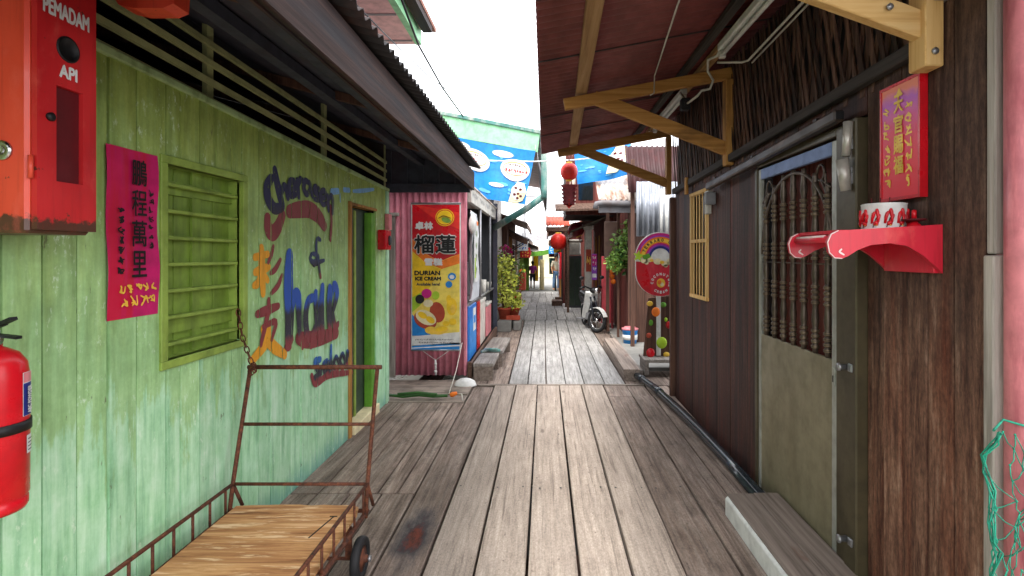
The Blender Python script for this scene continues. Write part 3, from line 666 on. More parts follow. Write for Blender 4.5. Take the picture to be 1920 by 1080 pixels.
# fire cabinet
fc = thing('fire_cabinet', 'red steel fire cabinet with white lettering and a narrow window, rusted along its foot', 'cabinet', (-1.47, 1.5, 1.55))
mb = MB('cabinet_orange'); mb.box(-1.594, -1.362, 1.402, 1.598, 1.555, 2.42, .008); part('body', mb, fc)
mb = MB('cabinet_red'); yo, yp, zo, zp = 1.468, 1.553, 1.70, 1.965; X0, X1 = -1.360, -1.345
def lf(x0, x1, y0, y1, z0, z1, bv=.002): mb.box(x0, x1, y0, y1, z0, z1, bv)
ring = []
def frame_with_hole(mb, x0, x1, oy0, oy1, oz0, oz1, hy0, hy1, hz0, hz1):
    for (a_, b_, c_, d_) in ((oy0, hy0, oz0, oz1), (hy1, oy1, oz0, oz1), (hy0, hy1, oz0, hz0), (hy0, hy1, hz1, oz1)): mb.box(x0, x1, a_, b_, c_, d_)
frame_with_hole(mb, X0, X1, 1.412, 1.598, 1.565, 2.415, yo, yp, zo, zp)
door = part('door', mb, fc)
mb = MB('dark_red'); mb.box(X0 - .0015, X0 + .003, yo + .001, yp - .001, zo + .001, zp - .001); part('window', mb, door)
mb = MB('black'); mx = Matrix.Translation((X1 - .001, 1.503, 2.075)) @ Matrix.Rotation(R(90), 4, 'Y'); mb.lathe([(.036, 0), (.036, .004), (.03, .006), (.03, .003), (0, .003)], mx, 24); part('port', mb, door)
mb = MB('black'); mb.lathe([(.011, 0), (.012, .008), (.006, .012)], Matrix.Translation((X1, 1.447, 1.872)) @ Matrix.Rotation(R(90), 4, 'Y'), 12); part('lock', mb, door)
mb = MB('white'); mb.text('PEMADAM', (X1, 1.428, 2.152), UL, VL, NL, .042, .142, .0015, bold=.002); mb.text('API', (X1, 1.476, 1.992), UL, VL, NL, .034, .054, .0015, bold=.002); part('lettering', mb, door)
mb = MB('chrome'); mb.lathe([(.026, 0), (.026, .006), (.012, .008), (.012, .003), (0, .003)], Matrix.Translation((-1.425, 1.402, 1.772)) @ Matrix.Rotation(R(90), 4, 'X'), 16); part('boss', mb, fc)
mb = MB('cabinet_orange')
for z in (1.7, 2.2): mb.tube([(-1.353, 1.403, z), (-1.353, 1.403, z + .06)], .006, 8)
part('hinge', mb, fc)

# fire extinguisher
ex = thing('fire_extinguisher', 'red dry powder fire extinguisher strapped to the green wall', 'extinguisher', (-1.505, 1.446, .8))
mb = MB('bright_red'); mb.lathe([(.0, .012), (.072, .0), (.077, .01), (.077, .028), (.072, .034), (.079, .04), (.080, .36), (.075, .40), (.058, .428), (.035, .442), (.025, .447), (.025, .455)], ex.location, 28); part('cylinder', mb, ex)
mb = MB('steel'); mb.lathe([(.022, .455), (.024, .465), (.02, .48), (.02, .492)], ex.location, 14); vl = part('valve', mb, ex)
mb = MB('chrome'); mb.lathe([(.018, 0), (.018, .012), (0, .014)], Matrix.Translation(Vector(ex.location) + Vector((.02, -.012, .468))) @ Matrix.Rotation(R(90), 4, 'Y'), 14); part('gauge', mb, vl)
mb = MB('black'); c0 = Vector(ex.location)
mb.bar(c0 + Vector((-.02, 0, .49)), c0 + Vector((.04, -.004, .513)), .022, .014); mb.bar(c0 + Vector((.038, -.004, .512)), c0 + Vector((.072, -.008, .526)), .020, .009)
mb.bar(c0 + Vector((0, 0, .482)), c0 + Vector((.085, -.006, .474)), .016, .008); part('handle', mb, ex)
mb = MB('black'); mb.lathe([(.0802, .215), (.0835, .215), (.0835, .243), (.0802, .243)], c0, 28); mb.tube([c0 + Vector((.02, -.02, .49)), c0 + Vector((-.03, -.07, .45)), c0 + Vector((-.05, -.08, .3)), c0 + Vector((-.05, -.075, .1))], .008, 8); part('strap', mb, ex)
def curved_label(mb, ang0, ang1, z0, z1, r):
    k = 8; a_ = [mb.v(c0 + Vector((r * math.cos(t), r * math.sin(t), z0))) for t in [ang0 + (ang1 - ang0) * i / k for i in range(k + 1)]]; b_ = [mb.v(v.co + Vector((0, 0, z1 - z0))) for v in a_]
    for i in range(k): mb.f([a_[i], a_[i + 1], b_[i + 1], b_[i]])
mb = MB('white'); curved_label(mb, .12, .85, .255, .375, .0806); curved_label(mb, .3, .8, .15, .2, .0806); lb = part('label', mb, ex)
mb = MB('navy'); curved_label(mb, .14, .62, .256, .345, .0811); th = .36
mb.use('pvc_pink'); curved_label(mb, .14, .62, .347, .374, .0811)
mb.use('white'); mb.text('ABC POWDER', c0 + Vector((.0818 * math.cos(th) - .006 * .35, .0818 * math.sin(th) + .008, .262)), (0, 0, 1), (.36, -.93, 0), (.93, .36, 0), .016, .075, .001, bold=.0006)
mb.use('black'); 
for k in range(4): curved_label(mb, .36, .7, .157 + .01 * k, .160 + .01 * k, .0809)
part('print', mb, lb)

# rusty red box under the eave
sb = thing('warning_lamp_box', 'rusty red metal box fixed high under the dark eave above the fire cabinet', 'box', (-1.36, 1.83, 2.33))
mb = MB('cabinet_orange'); c1 = (-1.36, 1.83, 2.33); prof = [(-1.46, 2.37), (-1.44, 2.342), (-1.39, 2.33), (-1.29, 2.33), (-1.255, 2.345), (-1.25, 2.43), (-1.46, 2.43)]
mb.prism([(x, 1.80, z) for x, z in prof], (0, .08, 0)); bb = part('housing', mb, sb)
mb = MB('rust'); mb.box(-1.47, -1.24, 1.795, 1.885, 2.43, 2.445, .003); mb.bar((-1.36, 1.84, 2.445), (-1.36, 1.84, 2.52), .03, .03, (0, 1, 0)); part('mount', mb, sb)

# ------------------------------------------------------------ hand cart
cart = thing('hand_cart', 'rusty steel hand cart with a worn plywood deck standing against the green wall', 'cart', (-1.19, 2.0, 0))
xl, xr, yf, yb, zd, zr = -1.522, -.866, 1.30, 2.60, .262, .378
mb = MB('rust')
for x in (xl, xr): mb.tube([(x, yf, zd - .012), (x, yb, zd - .012)], .011, 8)
for y_ in (yf, 1.7, 2.1, yb): mb.tube([(xl, y_, zd - .014), (xr, y_, zd - .014)], .010, 8)
part('frame', mb, cart)
mb = MB('plywood')
def irregular(x0, x1, y0, y1, z0, z1):
    pts = [(x0, y0), (x1, y0)]; n = 14
    pts += [(x1 + random.uniform(-.002, .002), y0 + (y1 - y0) * k / n) for k in range(1, n)]
    pts += [(x1 - .02, y1 - .02)]; pts += [(x1 - .02 - (x1 - x0 - .03) * k / 10, y1 + random.uniform(-.006, .006)) for k in range(1, 10)]
    pts += [(x0, y1 - .01)]
    mb.prism([(a_, b_, z0) for a_, b_ in pts], (0, 0, z1 - z0))
irregular(xl + .02, xr - .018, yf, yb + .004, zd, zd + .012)
deck = part('deck', mb, cart)
mb = MB('black'); mb.bar((-1.02, 2.30, zd + .0125), (-.985, 2.49, zd + .0125), .006, .002); mb.bar((-1.005, 2.49, zd + .0125), (-.97, 2.49, zd + .0125), .006, .002); part('crack', mb, deck)
for x in (xl, xr):
    mb = MB('rust'); mb.tube([(x, yf, zr), (x, yb, zr)], .0085, 8)
    for k in range(11):
        y_ = yf + .06 + k * .118; mb.tube([(x, y_, zd - .01), (x, y_, zr)], .006, 6)
    part('side_rail', mb, cart)
mb = MB('rust'); hy, hz = 2.755, .915
for x in (xl, xr):
    mb.tube([(x + .004, yb - .04, zd - .03), (x, yb, zr), (x + .0, yb + .055, .57), (x, hy, hz - .004)], .0105, 8)
    mb.tube([(x, yb, zr), (x + (.018 if x == xl else .012), yb + .05, zd - .01)], .0085, 8)
mb.tube([(xl - .012, hy, hz), (xr + .022, hy, hz)], .0115, 8); mb.tube([(xl, yb + .078, .645), (xr, yb + .078, .645)], .009, 8); mb.tube([(xl, yb, zr), (xr, yb, zr)], .0085, 8)
part('handle', mb, cart)
def wheel(x, y_, r_, w):
    mt = Matrix.Translation((x, y_, r_)) @ Matrix.Rotation(R(90), 4, 'Y')
    t = MB('rubber'); t.lathe([(r_ * .6, -w * .42), (r_ * .8, -w * .5), (r_ * .95, -w * .4), (r_, -w * .15), (r_, w * .15), (r_ * .95, w * .4), (r_ * .8, w * .5), (r_ * .6, w * .42), (r_ * .6, -w * .42)], mt, 28)
    h = MB('rust'); h.lathe([(.012, -.035), (.016, -.03), (.018, -.02), (r_ * .6, -.012), (r_ * .6, .012), (.018, .02), (.016, .034), (.008, .04), (0, .04)], mt, 20); h.use('steel').lathe([(.014, .04), (.014, .05), (0, .052)], mt, 10)
    return t, h
for x in (xl + .02, xr + .012):
    for y_ in (1.52, 2.46):
        t, h = wheel(x, y_, .095, .042); w_ = part('wheel', t, cart); part('rim', h, w_)
mb = MB('rust')
for y_ in (1.52, 2.46):
    mb = MB('rust'); mb.tube([(xl + .02, y_, .095), (xr, y_, .095)], .008, 8); mb.bar((xl + .05, y_, .095), (xl + .05, y_, zd - .02), .03, .008, (0, 1, 0)); mb.bar((xr - .04, y_, .095), (xr - .04, y_, zd - .02), .03, .008, (0, 1, 0)); part('axle', mb, cart)
# chain from the window corner down round the handle
mb = MB('rust')
def chain(mb, pts, link=.021, r=.0032):
    L = []; pts = [Vector(p) for p in pts]
    for a_, b_ in zip(pts, pts[1:]):
        n_ = max(1, int((b_ - a_).length / (link * 1.45))); L += [(a_ + (b_ - a_) * (k + .5) / n_, (b_ - a_).normalized()) for k in range(n_)]
    for i, (c_, d_) in enumerate(L):
        u_ = d_.orthogonal().normalized(); u_.rotate(Matrix.Rotation(R(90) * (i % 2), 3, d_))
        mb.tube([c_ + d_ * link * math.cos(t_) + u_ * link * .5 * math.sin(t_) for t_ in [k * math.tau / 8 for k in range(8)]], r, 5, loop=True)
chain(mb, [(XL + .02, 2.735, 1.215), (XL + .035, 2.745, 1.08), (xl + .012, hy - .01, hz + .02), (xl + .03, hy - .018, hz - .01), (xl + .012, hy - .02, hz - .035), (xl - .01, hy + .005, hz - .02), (xl + .01, hy + .015, hz + .012), (xl + .026, hy - .005, hz + .02), (xl + .03, hy - .015, hz - .035)])
solo('chain', mb, 'rusty chain tying the hand cart handle to the window of the green wall', 'chain')

# ============================================================ dark timber house (right)
UR, NR = Vector((0, -1, 0)), Vector((-1, 0, 0))
house = thing('timber_house', 'dark brown timber house with a barred metal gate under a maroon corrugated canopy', 'house', (2.2, 3.6, 0))
zt = lambda y: 2.235 - .026 * (y - 1.67)
GATE = (2.29, 3.425, .0, 2.10); WIN2 = (4.50, 5.0, 1.13, 2.03)
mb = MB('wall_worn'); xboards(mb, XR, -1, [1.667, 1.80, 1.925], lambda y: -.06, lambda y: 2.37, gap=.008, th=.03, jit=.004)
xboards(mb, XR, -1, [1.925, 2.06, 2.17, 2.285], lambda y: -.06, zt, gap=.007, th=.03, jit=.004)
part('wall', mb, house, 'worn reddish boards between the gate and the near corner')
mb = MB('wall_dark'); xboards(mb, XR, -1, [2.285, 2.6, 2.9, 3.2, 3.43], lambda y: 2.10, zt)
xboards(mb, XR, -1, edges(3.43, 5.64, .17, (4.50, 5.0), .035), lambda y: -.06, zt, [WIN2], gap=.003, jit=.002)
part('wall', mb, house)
mb = MB('wall_dark')
for k in range(18): mb.rand().box(1.415 + k * .2, 1.611 + k * .2, 1.69, 1.72, -.1, 2.9)
mb.use('tin_dark'); mb.box(1.41, 5.0, 5.62, 5.65, -.1, 3.0); mb.box(4.97, 5.0, 1.721, 5.619, -.1, 3.2); mb.box(1.42, 4.96, 1.73, 5.61, -.02, .0)
mb.hexa([(1.36, 1.5, 2.97), (5.2, 1.5, 3.6), (5.2, 5.9, 3.6), (1.36, 5.9, 2.97), (1.36, 1.5, 3.01), (5.2, 1.5, 3.64), (5.2, 5.9, 3.64), (1.36, 5.9, 3.01)]); part('back_wall', mb, house)
mb = MB('beam_dark'); mb.hexa([(1.335, 1.93, zt(1.93) - .005), (1.379, 1.93, zt(1.93) - .005), (1.379, 5.62, zt(5.62) - .005), (1.335, 5.62, zt(5.62) - .005), (1.335, 1.93, zt(1.93) + .05), (1.379, 1.93, zt(1.93) + .05), (1.379, 5.62, zt(5.62) + .05), (1.335, 5.62, zt(5.62) + .05)], .005)
part('beam', mb, house)
mb = MB('lattice')                                   # loose slat lattice under the canopy
mb.r = .1
for lay, (sl, x) in enumerate(((.17, 1.372), (-.15, 1.386))):
    y_ = 1.93
    while y_ < 5.6:
        mb.rand(); z0 = zt(y_) + (.05 if lay == 0 else -.04); w = random.uniform(.024, .036); l_ = sl + random.uniform(-.02, .02)
        b_ = random.uniform(-.006, .006); xm = x - .010 * abs(math.sin(y_ * 20))
        mb.hexa([(xm, y_, z0), (xm + .006, y_, z0), (xm + .006, y_ + w, z0), (xm, y_ + w, z0), (xm + b_, y_ + l_, 2.93), (xm + .006 + b_, y_ + l_, 2.93), (xm + .006 + b_, y_ + w + l_, 2.93), (xm + b_, y_ + w + l_, 2.93)])
        y_ += random.uniform(.058, .075)
mb.use('tin_dark'); mb.box(1.43, 1.44, 1.93, 5.6, 2.1, 2.96)
part('lattice', mb, house)
mb = MB('brown_z'); mb.box(1.33, 1.40, 5.645, 5.715, -.06, 2.10, .005); part('corner_post', mb, house)
mb = MB('grey_z'); mb.box(1.376, 1.424, 1.63, 1.664, 1.50, 3.0, .004); mb.rand().box(1.366, 1.424, 1.625, 1.665, -.05, 1.495, .004); mb.rand().box(1.34, 1.40, 1.668, 1.86, 2.375, 2.9, .004); part('corner_post', mb, house, 'bare grey timber post beside the pink pipe')
# gate
mb = MB('gate_frame'); mb.box(1.335, 1.40, 2.29, 2.385, .0, 2.09, .006); mb.box(1.345, 1.40, 2.388, 2.468, .0, 2.085, .006); mb.box(1.345, 1.40, 3.385, 3.425, .0, 2.04, .005); mb.box(1.346, 1.40, 2.47, 3.384, 2.045, 2.085, .004)
gate = part('gate', mb, house)
mb = MB('gate_light'); y0, y1 = 2.474, 3.38
mb.box(1.353, 1.378, y1 - .035, y1, .03, 2.03, .004); mb.box(1.353, 1.378, y0, y0 + .045, .03, 2.03, .004); part('stile', mb, gate)
mb = MB('gate_blue'); mb.box(1.352, 1.378, y0 + .046, y1 - .036, 1.965, 2.03, .004); part('rail', mb, gate)
mb = MB('gate_panel'); mb.box(1.356, 1.374, y0 + .0455, y1 - .0355, .03, 1.0, .003); part('panel', mb, gate)
for k in range(7):
    mb = MB('baluster'); y_ = y0 + .1 + k * (y1 - y0 - .19) / 6; pr = [(.013, 1.0)]
    z = 1.02
    for seg in range(4):
        for q in range(4):
            pr += [(.013, z), (.020, z + .008), (.020, z + .016), (.013, z + .024)]; z += .027
        L_ = .115; pr += [(.015, z + .01), (.019, z + L_ * .35), (.015, z + L_ * .8)]; z += L_
    top = 1.962 - .12 * ((k - 3) / 3) ** 2 * (1 if k != 3 else 0); pr = [p for p in pr if p[1] < top - .03] + [(.013, top - .02), (.013, top)]
    mb.lathe(pr, (1.365, y_, 0), 10); bl = part('baluster', mb, gate)
    mb = MB('ring')  # lighter ring edges: bright highlights put into their colour
    for (r_, z_) in pr:
        if r_ == .020: mb.lathe([(.0195, z_ - .0022), (.0215, z_), (.0195, z_ + .0022)], (1.365, y_, 0), 10)
    rings_ = mb.mesh('baluster', house.location); [bl.data.materials.append(m_) for m_ in rings_.materials]
    bm_ = bmesh.new(); bm_.from_mesh(bl.data); k0 = len(bm_.faces); bm_.from_mesh(rings_); bm_.faces.ensure_lookup_table()
    for f_ in bm_.faces[k0:]: f_.material_index = 1
    bm_.to_mesh(bl.data); bm_.free(); bpy.data.meshes.remove(rings_)
mb = MB('baluster')
mb.tube([(1.362, y0 + .046, 1.45), (1.362, y1 - .036, 1.45)], .004, 6)
def arc(cy, cz, ry, rz, t0, t1, r=.008, n=12, x=1.360): mb.tube([(x, cy + ry * math.cos(R(t0 + (t1 - t0) * i / n)), cz + rz * math.sin(R(t0 + (t1 - t0) * i / n))) for i in range(n + 1)], r, 6)
cy = (y0 + y1) / 2; arc(cy, 1.50, (y1 - y0) / 2 - .045, .44, 0, 180, .010, 28)
for sg in (1, -1):
    mb.tube([(1.358, cy + sg * (.36 - .05 * k / 14 * math.cos(k * .62) - .015), 1.83 + .075 * (1 - k / 20) * math.sin(k * .62 + 1)) for k in range(16)], .006, 6)
    mb.tube([(1.358, cy + sg * (.30 - .035 * math.cos(k * .6)), 1.90 + .04 * math.sin(k * .6)) for k in range(10)], .006, 6)
part('scrollwork', mb, gate)
mb = MB('steel')
for z in (1.0, .24): mb = MB('steel'); mb.lathe([(.014, 0), (.014, .03), (.018, .032), (.018, .04), (0, .042)], Matrix.Translation((1.335, 2.36, z)) @ Matrix.Rotation(R(-90), 4, 'Y'), 12); mb.box(1.325, 1.336, 2.31, 2.34, z - .015, z + .02, .003); part('hinge', mb, gate)
mb = MB('gate_light'); mb.box(1.348, 1.3535, y0 + .012, y0 + .035, .88, .97, .002); mb.use('black').box(1.3465, 1.349, y0 + .02, y0 + .027, .90, .93); part('lock', mb, gate)
mb = MB('maroon_z'); xboards(mb, 1.46, -1, edges(2.3, 3.42, .16), lambda y: 0, lambda y: 2.08); part('inner_door', mb, gate, 'dark red wooden door behind the metal bars')
# sliding rail over the gate
mb = MB('rail_dark'); zr_ = lambda y: 2.118 - .04 * (y - 2.4)
mb.hexa([(1.285, 2.37, zr_(2.37) - .028), (1.334, 2.37, zr_(2.37) - .028), (1.334, 4.28, zr_(4.28) - .028), (1.285, 4.28, zr_(4.28) - .028), (1.285, 2.37, zr_(2.37) + .022), (1.334, 2.37, zr_(2.37) + .022), (1.334, 4.28, zr_(4.28) + .022), (1.285, 4.28, zr_(4.28) + .022)], .008)
mb.use('black').box(1.292, 1.328, 2.3695, 2.372, zr_(2.37) - .02, zr_(2.37) + .015); mb.use('rail_dark')  # black plate puts the shade of the hollow rail end into colour
for y_ in (2.6, 3.4, 4.15): mb.box(1.32, 1.379, y_, y_ + .03, zr_(y_) + .022, zr_(y_) + .05)
part('door_rail', mb, house)
# window with pale wooden bars
a, b, za, zb = WIN2
mb = MB('pale_z')
for (q0, q1, s0, s1) in ((a - .005, a + .03, za, zb), (b - .03, b + .005, za, zb)): mb.rand().box(1.357, 1.395, q0, q1, s0, s1, .003)
for s0 in (za - .03, zb, 1.60): mb.rand().box(1.355 if s0 != 1.6 else 1.36, 1.39, a - .01, b + .01, s0, s0 + .03, .003)
wn = part('window', mb, house)
for k in range(5):
    mb = MB('pale_z').rand(); y_ = a + .06 + k * .088; mb.box(1.372, 1.3765, y_, y_ + .020, za, zb); part('bar', mb, wn)
mb = MB('glass'); mb.box(1.41, 1.412, a - .04, b + .04, za - .04, zb + .04); part('pane', mb, wn)
# canopy
sl = .188; zc_ = lambda x: 2.68 + sl * x
mb = MB('tin_maroon'); mb.corr((-.045, -.3, zc_(-.045) + .012), (0, 1, 0), 6.62, Vector((1, 0, sl)), 1.66, Vector((-sl, 0, 1)), .076, .010); canopy = part('canopy', mb, house)
mb = MB('tin_dark'); 
for y_ in (.75, 1.6, 2.45, 3.25, 4.6, 5.3): mb = MB('tin_dark'); mb.hexa([(-.04, y_, zc_(-.04) - .006), (1.5, y_, zc_(1.5) - .006), (1.5, y_ + .012, zc_(1.5) - .006), (-.04, y_ + .012, zc_(-.04) - .006), (-.04, y_, zc_(-.04) - .0005), (1.5, y_, zc_(1.5) - .0005), (1.5, y_ + .012, zc_(1.5) - .0005), (-.04, y_ + .012, zc_(-.04) - .0005)]); part('sheet_lap', mb, canopy)
mb = MB('tan_y'); mb.bar((.175, -.2, zc_(.2) - .028), (.32, 6.25, zc_(.3) - .028), .085, .04, bev=.004); part('purlin', mb, canopy)
mb = MB('tan_y'); mb.bar((1.17, -.2, zc_(1.17) - .03), (1.17, 6.25, zc_(1.17) - .03), .06, .045, bev=.004); part('purlin', mb, canopy)
mb = MB('beam_dark'); mb.bar((1.03, -.2, zc_(1.03) - .025), (1.03, 6.25, zc_(1.03) - .025), .05, .035); part('purlin', mb, canopy, 'dark purlin beside the lamps')
for k, (Y, w_) in enumerate(((1.885, 'pale'), (3.94, 'tan'), (5.85, 'tan'))):
    mb = MB(w_ + '_x').rand(); mb.bar((.14, Y, zc_(.14) - .105), (1.378, Y, zc_(1.378) - .105), .05, .082, bev=.004)
    dz = .025 if k == 0 else 0
    mb.rand(); mb.bar((.36, Y + .003, 2.655), (1.335, Y + .003, 2.275 + dz), .045, .095, bev=.004)
    mb.use(w_ + '_z').rand(); mb.box(1.325 - .012 * (k == 0), 1.3785, Y - .044, Y + .044, 2.15, zc_(1.33) - .148, .004)
    if k == 0: mb.use('steel'); mb.lathe([(.012, 0), (.012, .006), (0, .008)], Matrix.Translation((1.345, Y - .044, 2.2)) @ Matrix.Rotation(R(90), 4, 'X'), 10); mb.lathe([(.012, 0), (.012, .006), (0, .008)], Matrix.Translation((1.20, Y - .027, 2.36)) @ Matrix.Rotation(R(90), 4, 'X'), 10)
    part('bracket', mb, canopy, 'pale new timber bracket nearest the plaque' if k == 0 else None)
# things under the canopy
def tube_lamp(y0, y1, label):
    t = thing('fluorescent_lamp', label, 'lamp', (1.10, (y0 + y1) / 2, 2.72), 'fluorescent lamps under the canopy')
    mb = MB('white'); mb.box(1.085, 1.135, y0, y1, 2.775, 2.822, .006); part('housing', mb, t)
    mb = MB('white'); mb.tube([(1.11, y0 + .03, 2.748), (1.11, y1 - .03, 2.748)], .013, 10); part('tube', mb, t)
    mb = MB('offwhite')
    for y_ in (y0 + .003, y1 - .035): mb.box(1.09, 1.13, y_, y_ + .03, 2.725, 2.774, .004)
    part('lamp_holder', mb, t)
tube_lamp(2.15, 3.36, 'white fluorescent batten under the maroon canopy, nearest the viewer above the metal gate'); tube_lamp(4.25, 5.4, 'white fluorescent batten deeper under the canopy, behind the second timber bracket')
mb = MB('offwhite'); mb.tube([(1.11, 3.36, 2.80), (1.13, 3.50, 2.80), (1.10, 3.60, 2.81), (1.16, 3.8, 2.80), (1.22, 3.87, 2.76), (1.20, 3.88, 2.70), (1.14, 3.89, 2.69), (1.11, 3.88, 2.65), (1.07, 4.0, 2.63), (1.08, 4.25, 2.78)], .009, 7)
solo('cable', mb, 'white crooked cable running between the two fluorescent battens', 'cable')
mb = MB('offwhite'); mb.tube([(1.335, 1.5, 2.86), (1.335, 3.50, 2.77), (1.30, 3.52, 2.765), (1.17, 3.62, 2.80)], .008, 7); mb.tube([(1.355, 1.5, 2.845), (1.355, 3.49, 2.752)], .006, 7)
solo('conduit', mb, 'thin pale conduit pipes along the top of the dark slat lattice', 'conduit')
mb = MB('offwhite'); mb.tube([(.66, 2.5, zc_(.66) - .02), (.80, 3.90, zc_(.8) - .03), (.80, 3.915, zc_(.8) - .15), (.77, 3.905, zc_(.8) - .17)], .005, 6); solo('conduit', mb, 'single thin pale wire across the underside of the maroon canopy', 'wire')
mb = MB('black'); mb.box(1.03, 1.10, 4.02, 4.09, 2.59, 2.68, .008); mb.box(1.05, 1.08, 4.0, 4.02, 2.61, 2.65, .004); solo('switch_box', mb, 'small black switch box hanging by the diagonal timber brace', 'switch box')
jb = thing('junction_box', 'small grey electric box beside the wooden barred window', 'electric box', (1.36, 4.41, 1.85))
mb = MB('offwhite'); mb.box(1.33, 1.379, 4.36, 4.46, 1.93, 2.02, .006); part('box', mb, jb); mb = MB('offwhite'); mb.box(1.335, 1.379, 4.41, 4.47, 1.83, 1.915, .006); part('switch', mb, jb); mb = MB('grey'); mb.box(1.3, 1.379, 4.30, 4.355, 1.90, 2.0, .005); part('plug', mb, jb)
mb = MB('tan_z'); mb.box(1.32, 1.345, 5.0, 5.06, 2.06, 2.22, .004); solo('wooden_block', mb, 'small upright wooden block above the barred window', 'block')

# plaque, altar shelf and what stands on it
pq = thing('door_plaque', 'red and violet paper plaque with gold characters on the dark boards above the altar shelf', 'plaque', (1.37, 2.035, 1.705))
mb = MB('plaque_print'); mb.box(1.352, 1.3785, 1.922, 2.148, 1.708, 2.155, .003); pl = part('panel', mb, pq)
mb = MB('gold'); 
for k, ch in enumerate('天官賜福'): mb.text(ch, (1.351, 2.062, 2.04 - .078 * k), UR, VL, NR, .068, .052, bold=.002)
squiggles(mb, 1.352, (1.982, 2.108), 2.08, 1.75, 7, .007, UR, NR)
mb.poly([(1.350, 2.035, 2.135), (1.350, 2.055, 2.105), (1.350, 2.015, 2.105)]); part('characters', mb, pq)
mb = MB('bright_red')
for (a_, b_, c_, d_) in ((1.920, 1.930, 1.706, 2.157), (2.140, 2.150, 1.706, 2.157), (1.930, 2.140, 1.706, 1.718), (1.930, 2.140, 2.146, 2.157)): mb.box(1.349, 1.3784, a_, b_, c_, d_)
part('border', mb, pq)
sh = thing('altar_shelf', 'bright red wooden altar shelf with curved sides on the dark timber wall', 'shelf', (1.3, 2.0, 1.43))
prof = [(1.378, 1.602), (1.017, 1.581), (.992, 1.568), (.98, 1.54), (.986, 1.505), (1.005, 1.486), (1.03, 1.484), (1.05, 1.492), (1.083, 1.513), (1.131, 1.531), (1.198, 1.537), (1.256, 1.527), (1.313, 1.493), (1.361, 1.45), (1.378, 1.432)]
for y_ in (1.848, 2.142):
    mb = MB('shelf_red'); mb.prism([(x, y_, z) for x, z in prof], (0, .018, 0)); sp = part('side', mb, sh)
    mb = MB('lip_white'); mb.tube([(x - .0012, y_ - .0005, z) for x, z in prof[1:7]], .0022, 5); mb.brush([(1.035, y_, 1.497), (1.02, y_, 1.507), (1.026, y_, 1.516)], .006, (0, -1, 0), .001); part('chipped_edge', mb, sp)
mb = MB('shelf_red'); mb.box(1.02, 1.375, 1.8665, 2.1415, 1.571, 1.584, .002); part('board', mb, sh)
mb = MB('shelf_red'); mb.box(1.36, 1.3785, 1.8665, 2.1415, 1.432, 1.57, .002); part('back', mb, sh)
mb = MB('shelf_red'); mb.tube([(1.012, 1.866, 1.552), (1.012, 2.142, 1.552)], .013, 10); mb.use('lip_white').tube([(1.007, 1.92, 1.5615), (1.007, 2.13, 1.5615)], .006, 8); part('front_bar', mb, sh)
pot = thing('incense_pot', 'white porcelain incense pot with red flame pattern on the red altar shelf', 'pot', (1.27, 2.0, 1.585))
mb = MB('white'); mb.lathe([(.0, .0), (.070, .0), (.074, .006), (.074, .095), (.076, .1), (.072, .102), (.068, .098), (.066, .08), (0, .08)], pot.location, 26); pb = part('bowl', mb, pot)
mb = MB('bright_red')
pc = Vector(pot.location)
def onpot(t, z, r=.0752): return pc + Vector((r * math.cos(t), r * math.sin(t), z))
for k in range(6):
    t0 = R(150 + k * 33); 
    for (dx, za_, dx2, zb_, w_) in ((-.15, .02, .05, .06, .012), (.05, .06, .18, .03, .012), (.12, .02, .25, .05, .012), (-.02, .015, .12, .02, .014)):
        mb.tube([onpot(t0 + dx + (dx2 - dx) * q / 4, (za_ + (zb_ - za_) * q / 4 + .008 * math.sin(q)) * 1.3) for q in range(5)], [w_ * .3, w_ * .5, w_ * .55, w_ * .45, w_ * .2], 6)
    mb.use('gold'); mb.tube([onpot(t0 + .02 + q * .03, .025 + .01 * math.sin(q * 2), .0765) for q in range(4)], .003, 5)
    mb.use('black'); mb.tube([onpot(t0 - .08 + q * .05, .012 + .012 * q, .0762) for q in range(4)], .0018, 5); mb.use('bright_red')
part('pattern', mb, pb)
mb = MB('dark_red')
for k in range(3): mb.tube([pc + Vector((-.03 + k * .02, .02 - k * .015, .07)), pc + Vector((-.034 + k * .022, .02 - k * .02, .125))], .0022, 5)
part('incense_stick', mb, pot)
ch_ = thing('candle_holder', 'small red candle holder beside the white incense pot on the red shelf', 'candle holder', (1.318, 1.905, 1.585))
mb = MB('bright_red'); mb.lathe([(.0, 0), (.03, 0), (.02, .02), (.012, .026), (.012, .03)], ch_.location, 16); part('base', mb, ch_)
mb = MB('dark_red'); mb.lathe([(.012, .03), (.038, .034), (.04, .039), (.012, .037)], ch_.location, 18); part('dish', mb, ch_)
mb = MB('bright_red'); mb.lathe([(.0085, .037), (.008, .07), (0, .074)], ch_.location, 10); part('candle', mb, ch_)
for (z0, z1, r0, r1, lab) in ((1.925, 2.075, .017, .021, 'upper shiny tin incense tube on the gate post'), (1.775, 1.912, .022, .027, 'lower shiny tin incense tube on the gate post, wider and tilted')):
    t = thing('incense_tube', lab, 'incense tube', (1.315, 2.325, z0), 'tin incense tubes on the gate post')
    mt = Matrix.Translation((1.312, 2.325, z0)) @ Matrix.Rotation(R(4 if z0 > 1.9 else -7), 4, 'Y')
    mb = MB('tin_bright'); mb.lathe([(0, 0), (r0, 0), (r1, z1 - z0), (r1 - .003, z1 - z0), (r0 - .003, .01), (0, .01)], mt, 16); part('cup', mb, t)
    mb = MB('steel'); mb.box(1.327, 1.336, 2.315, 2.34, z0 + .03, z0 + .10); part('bracket', mb, t)

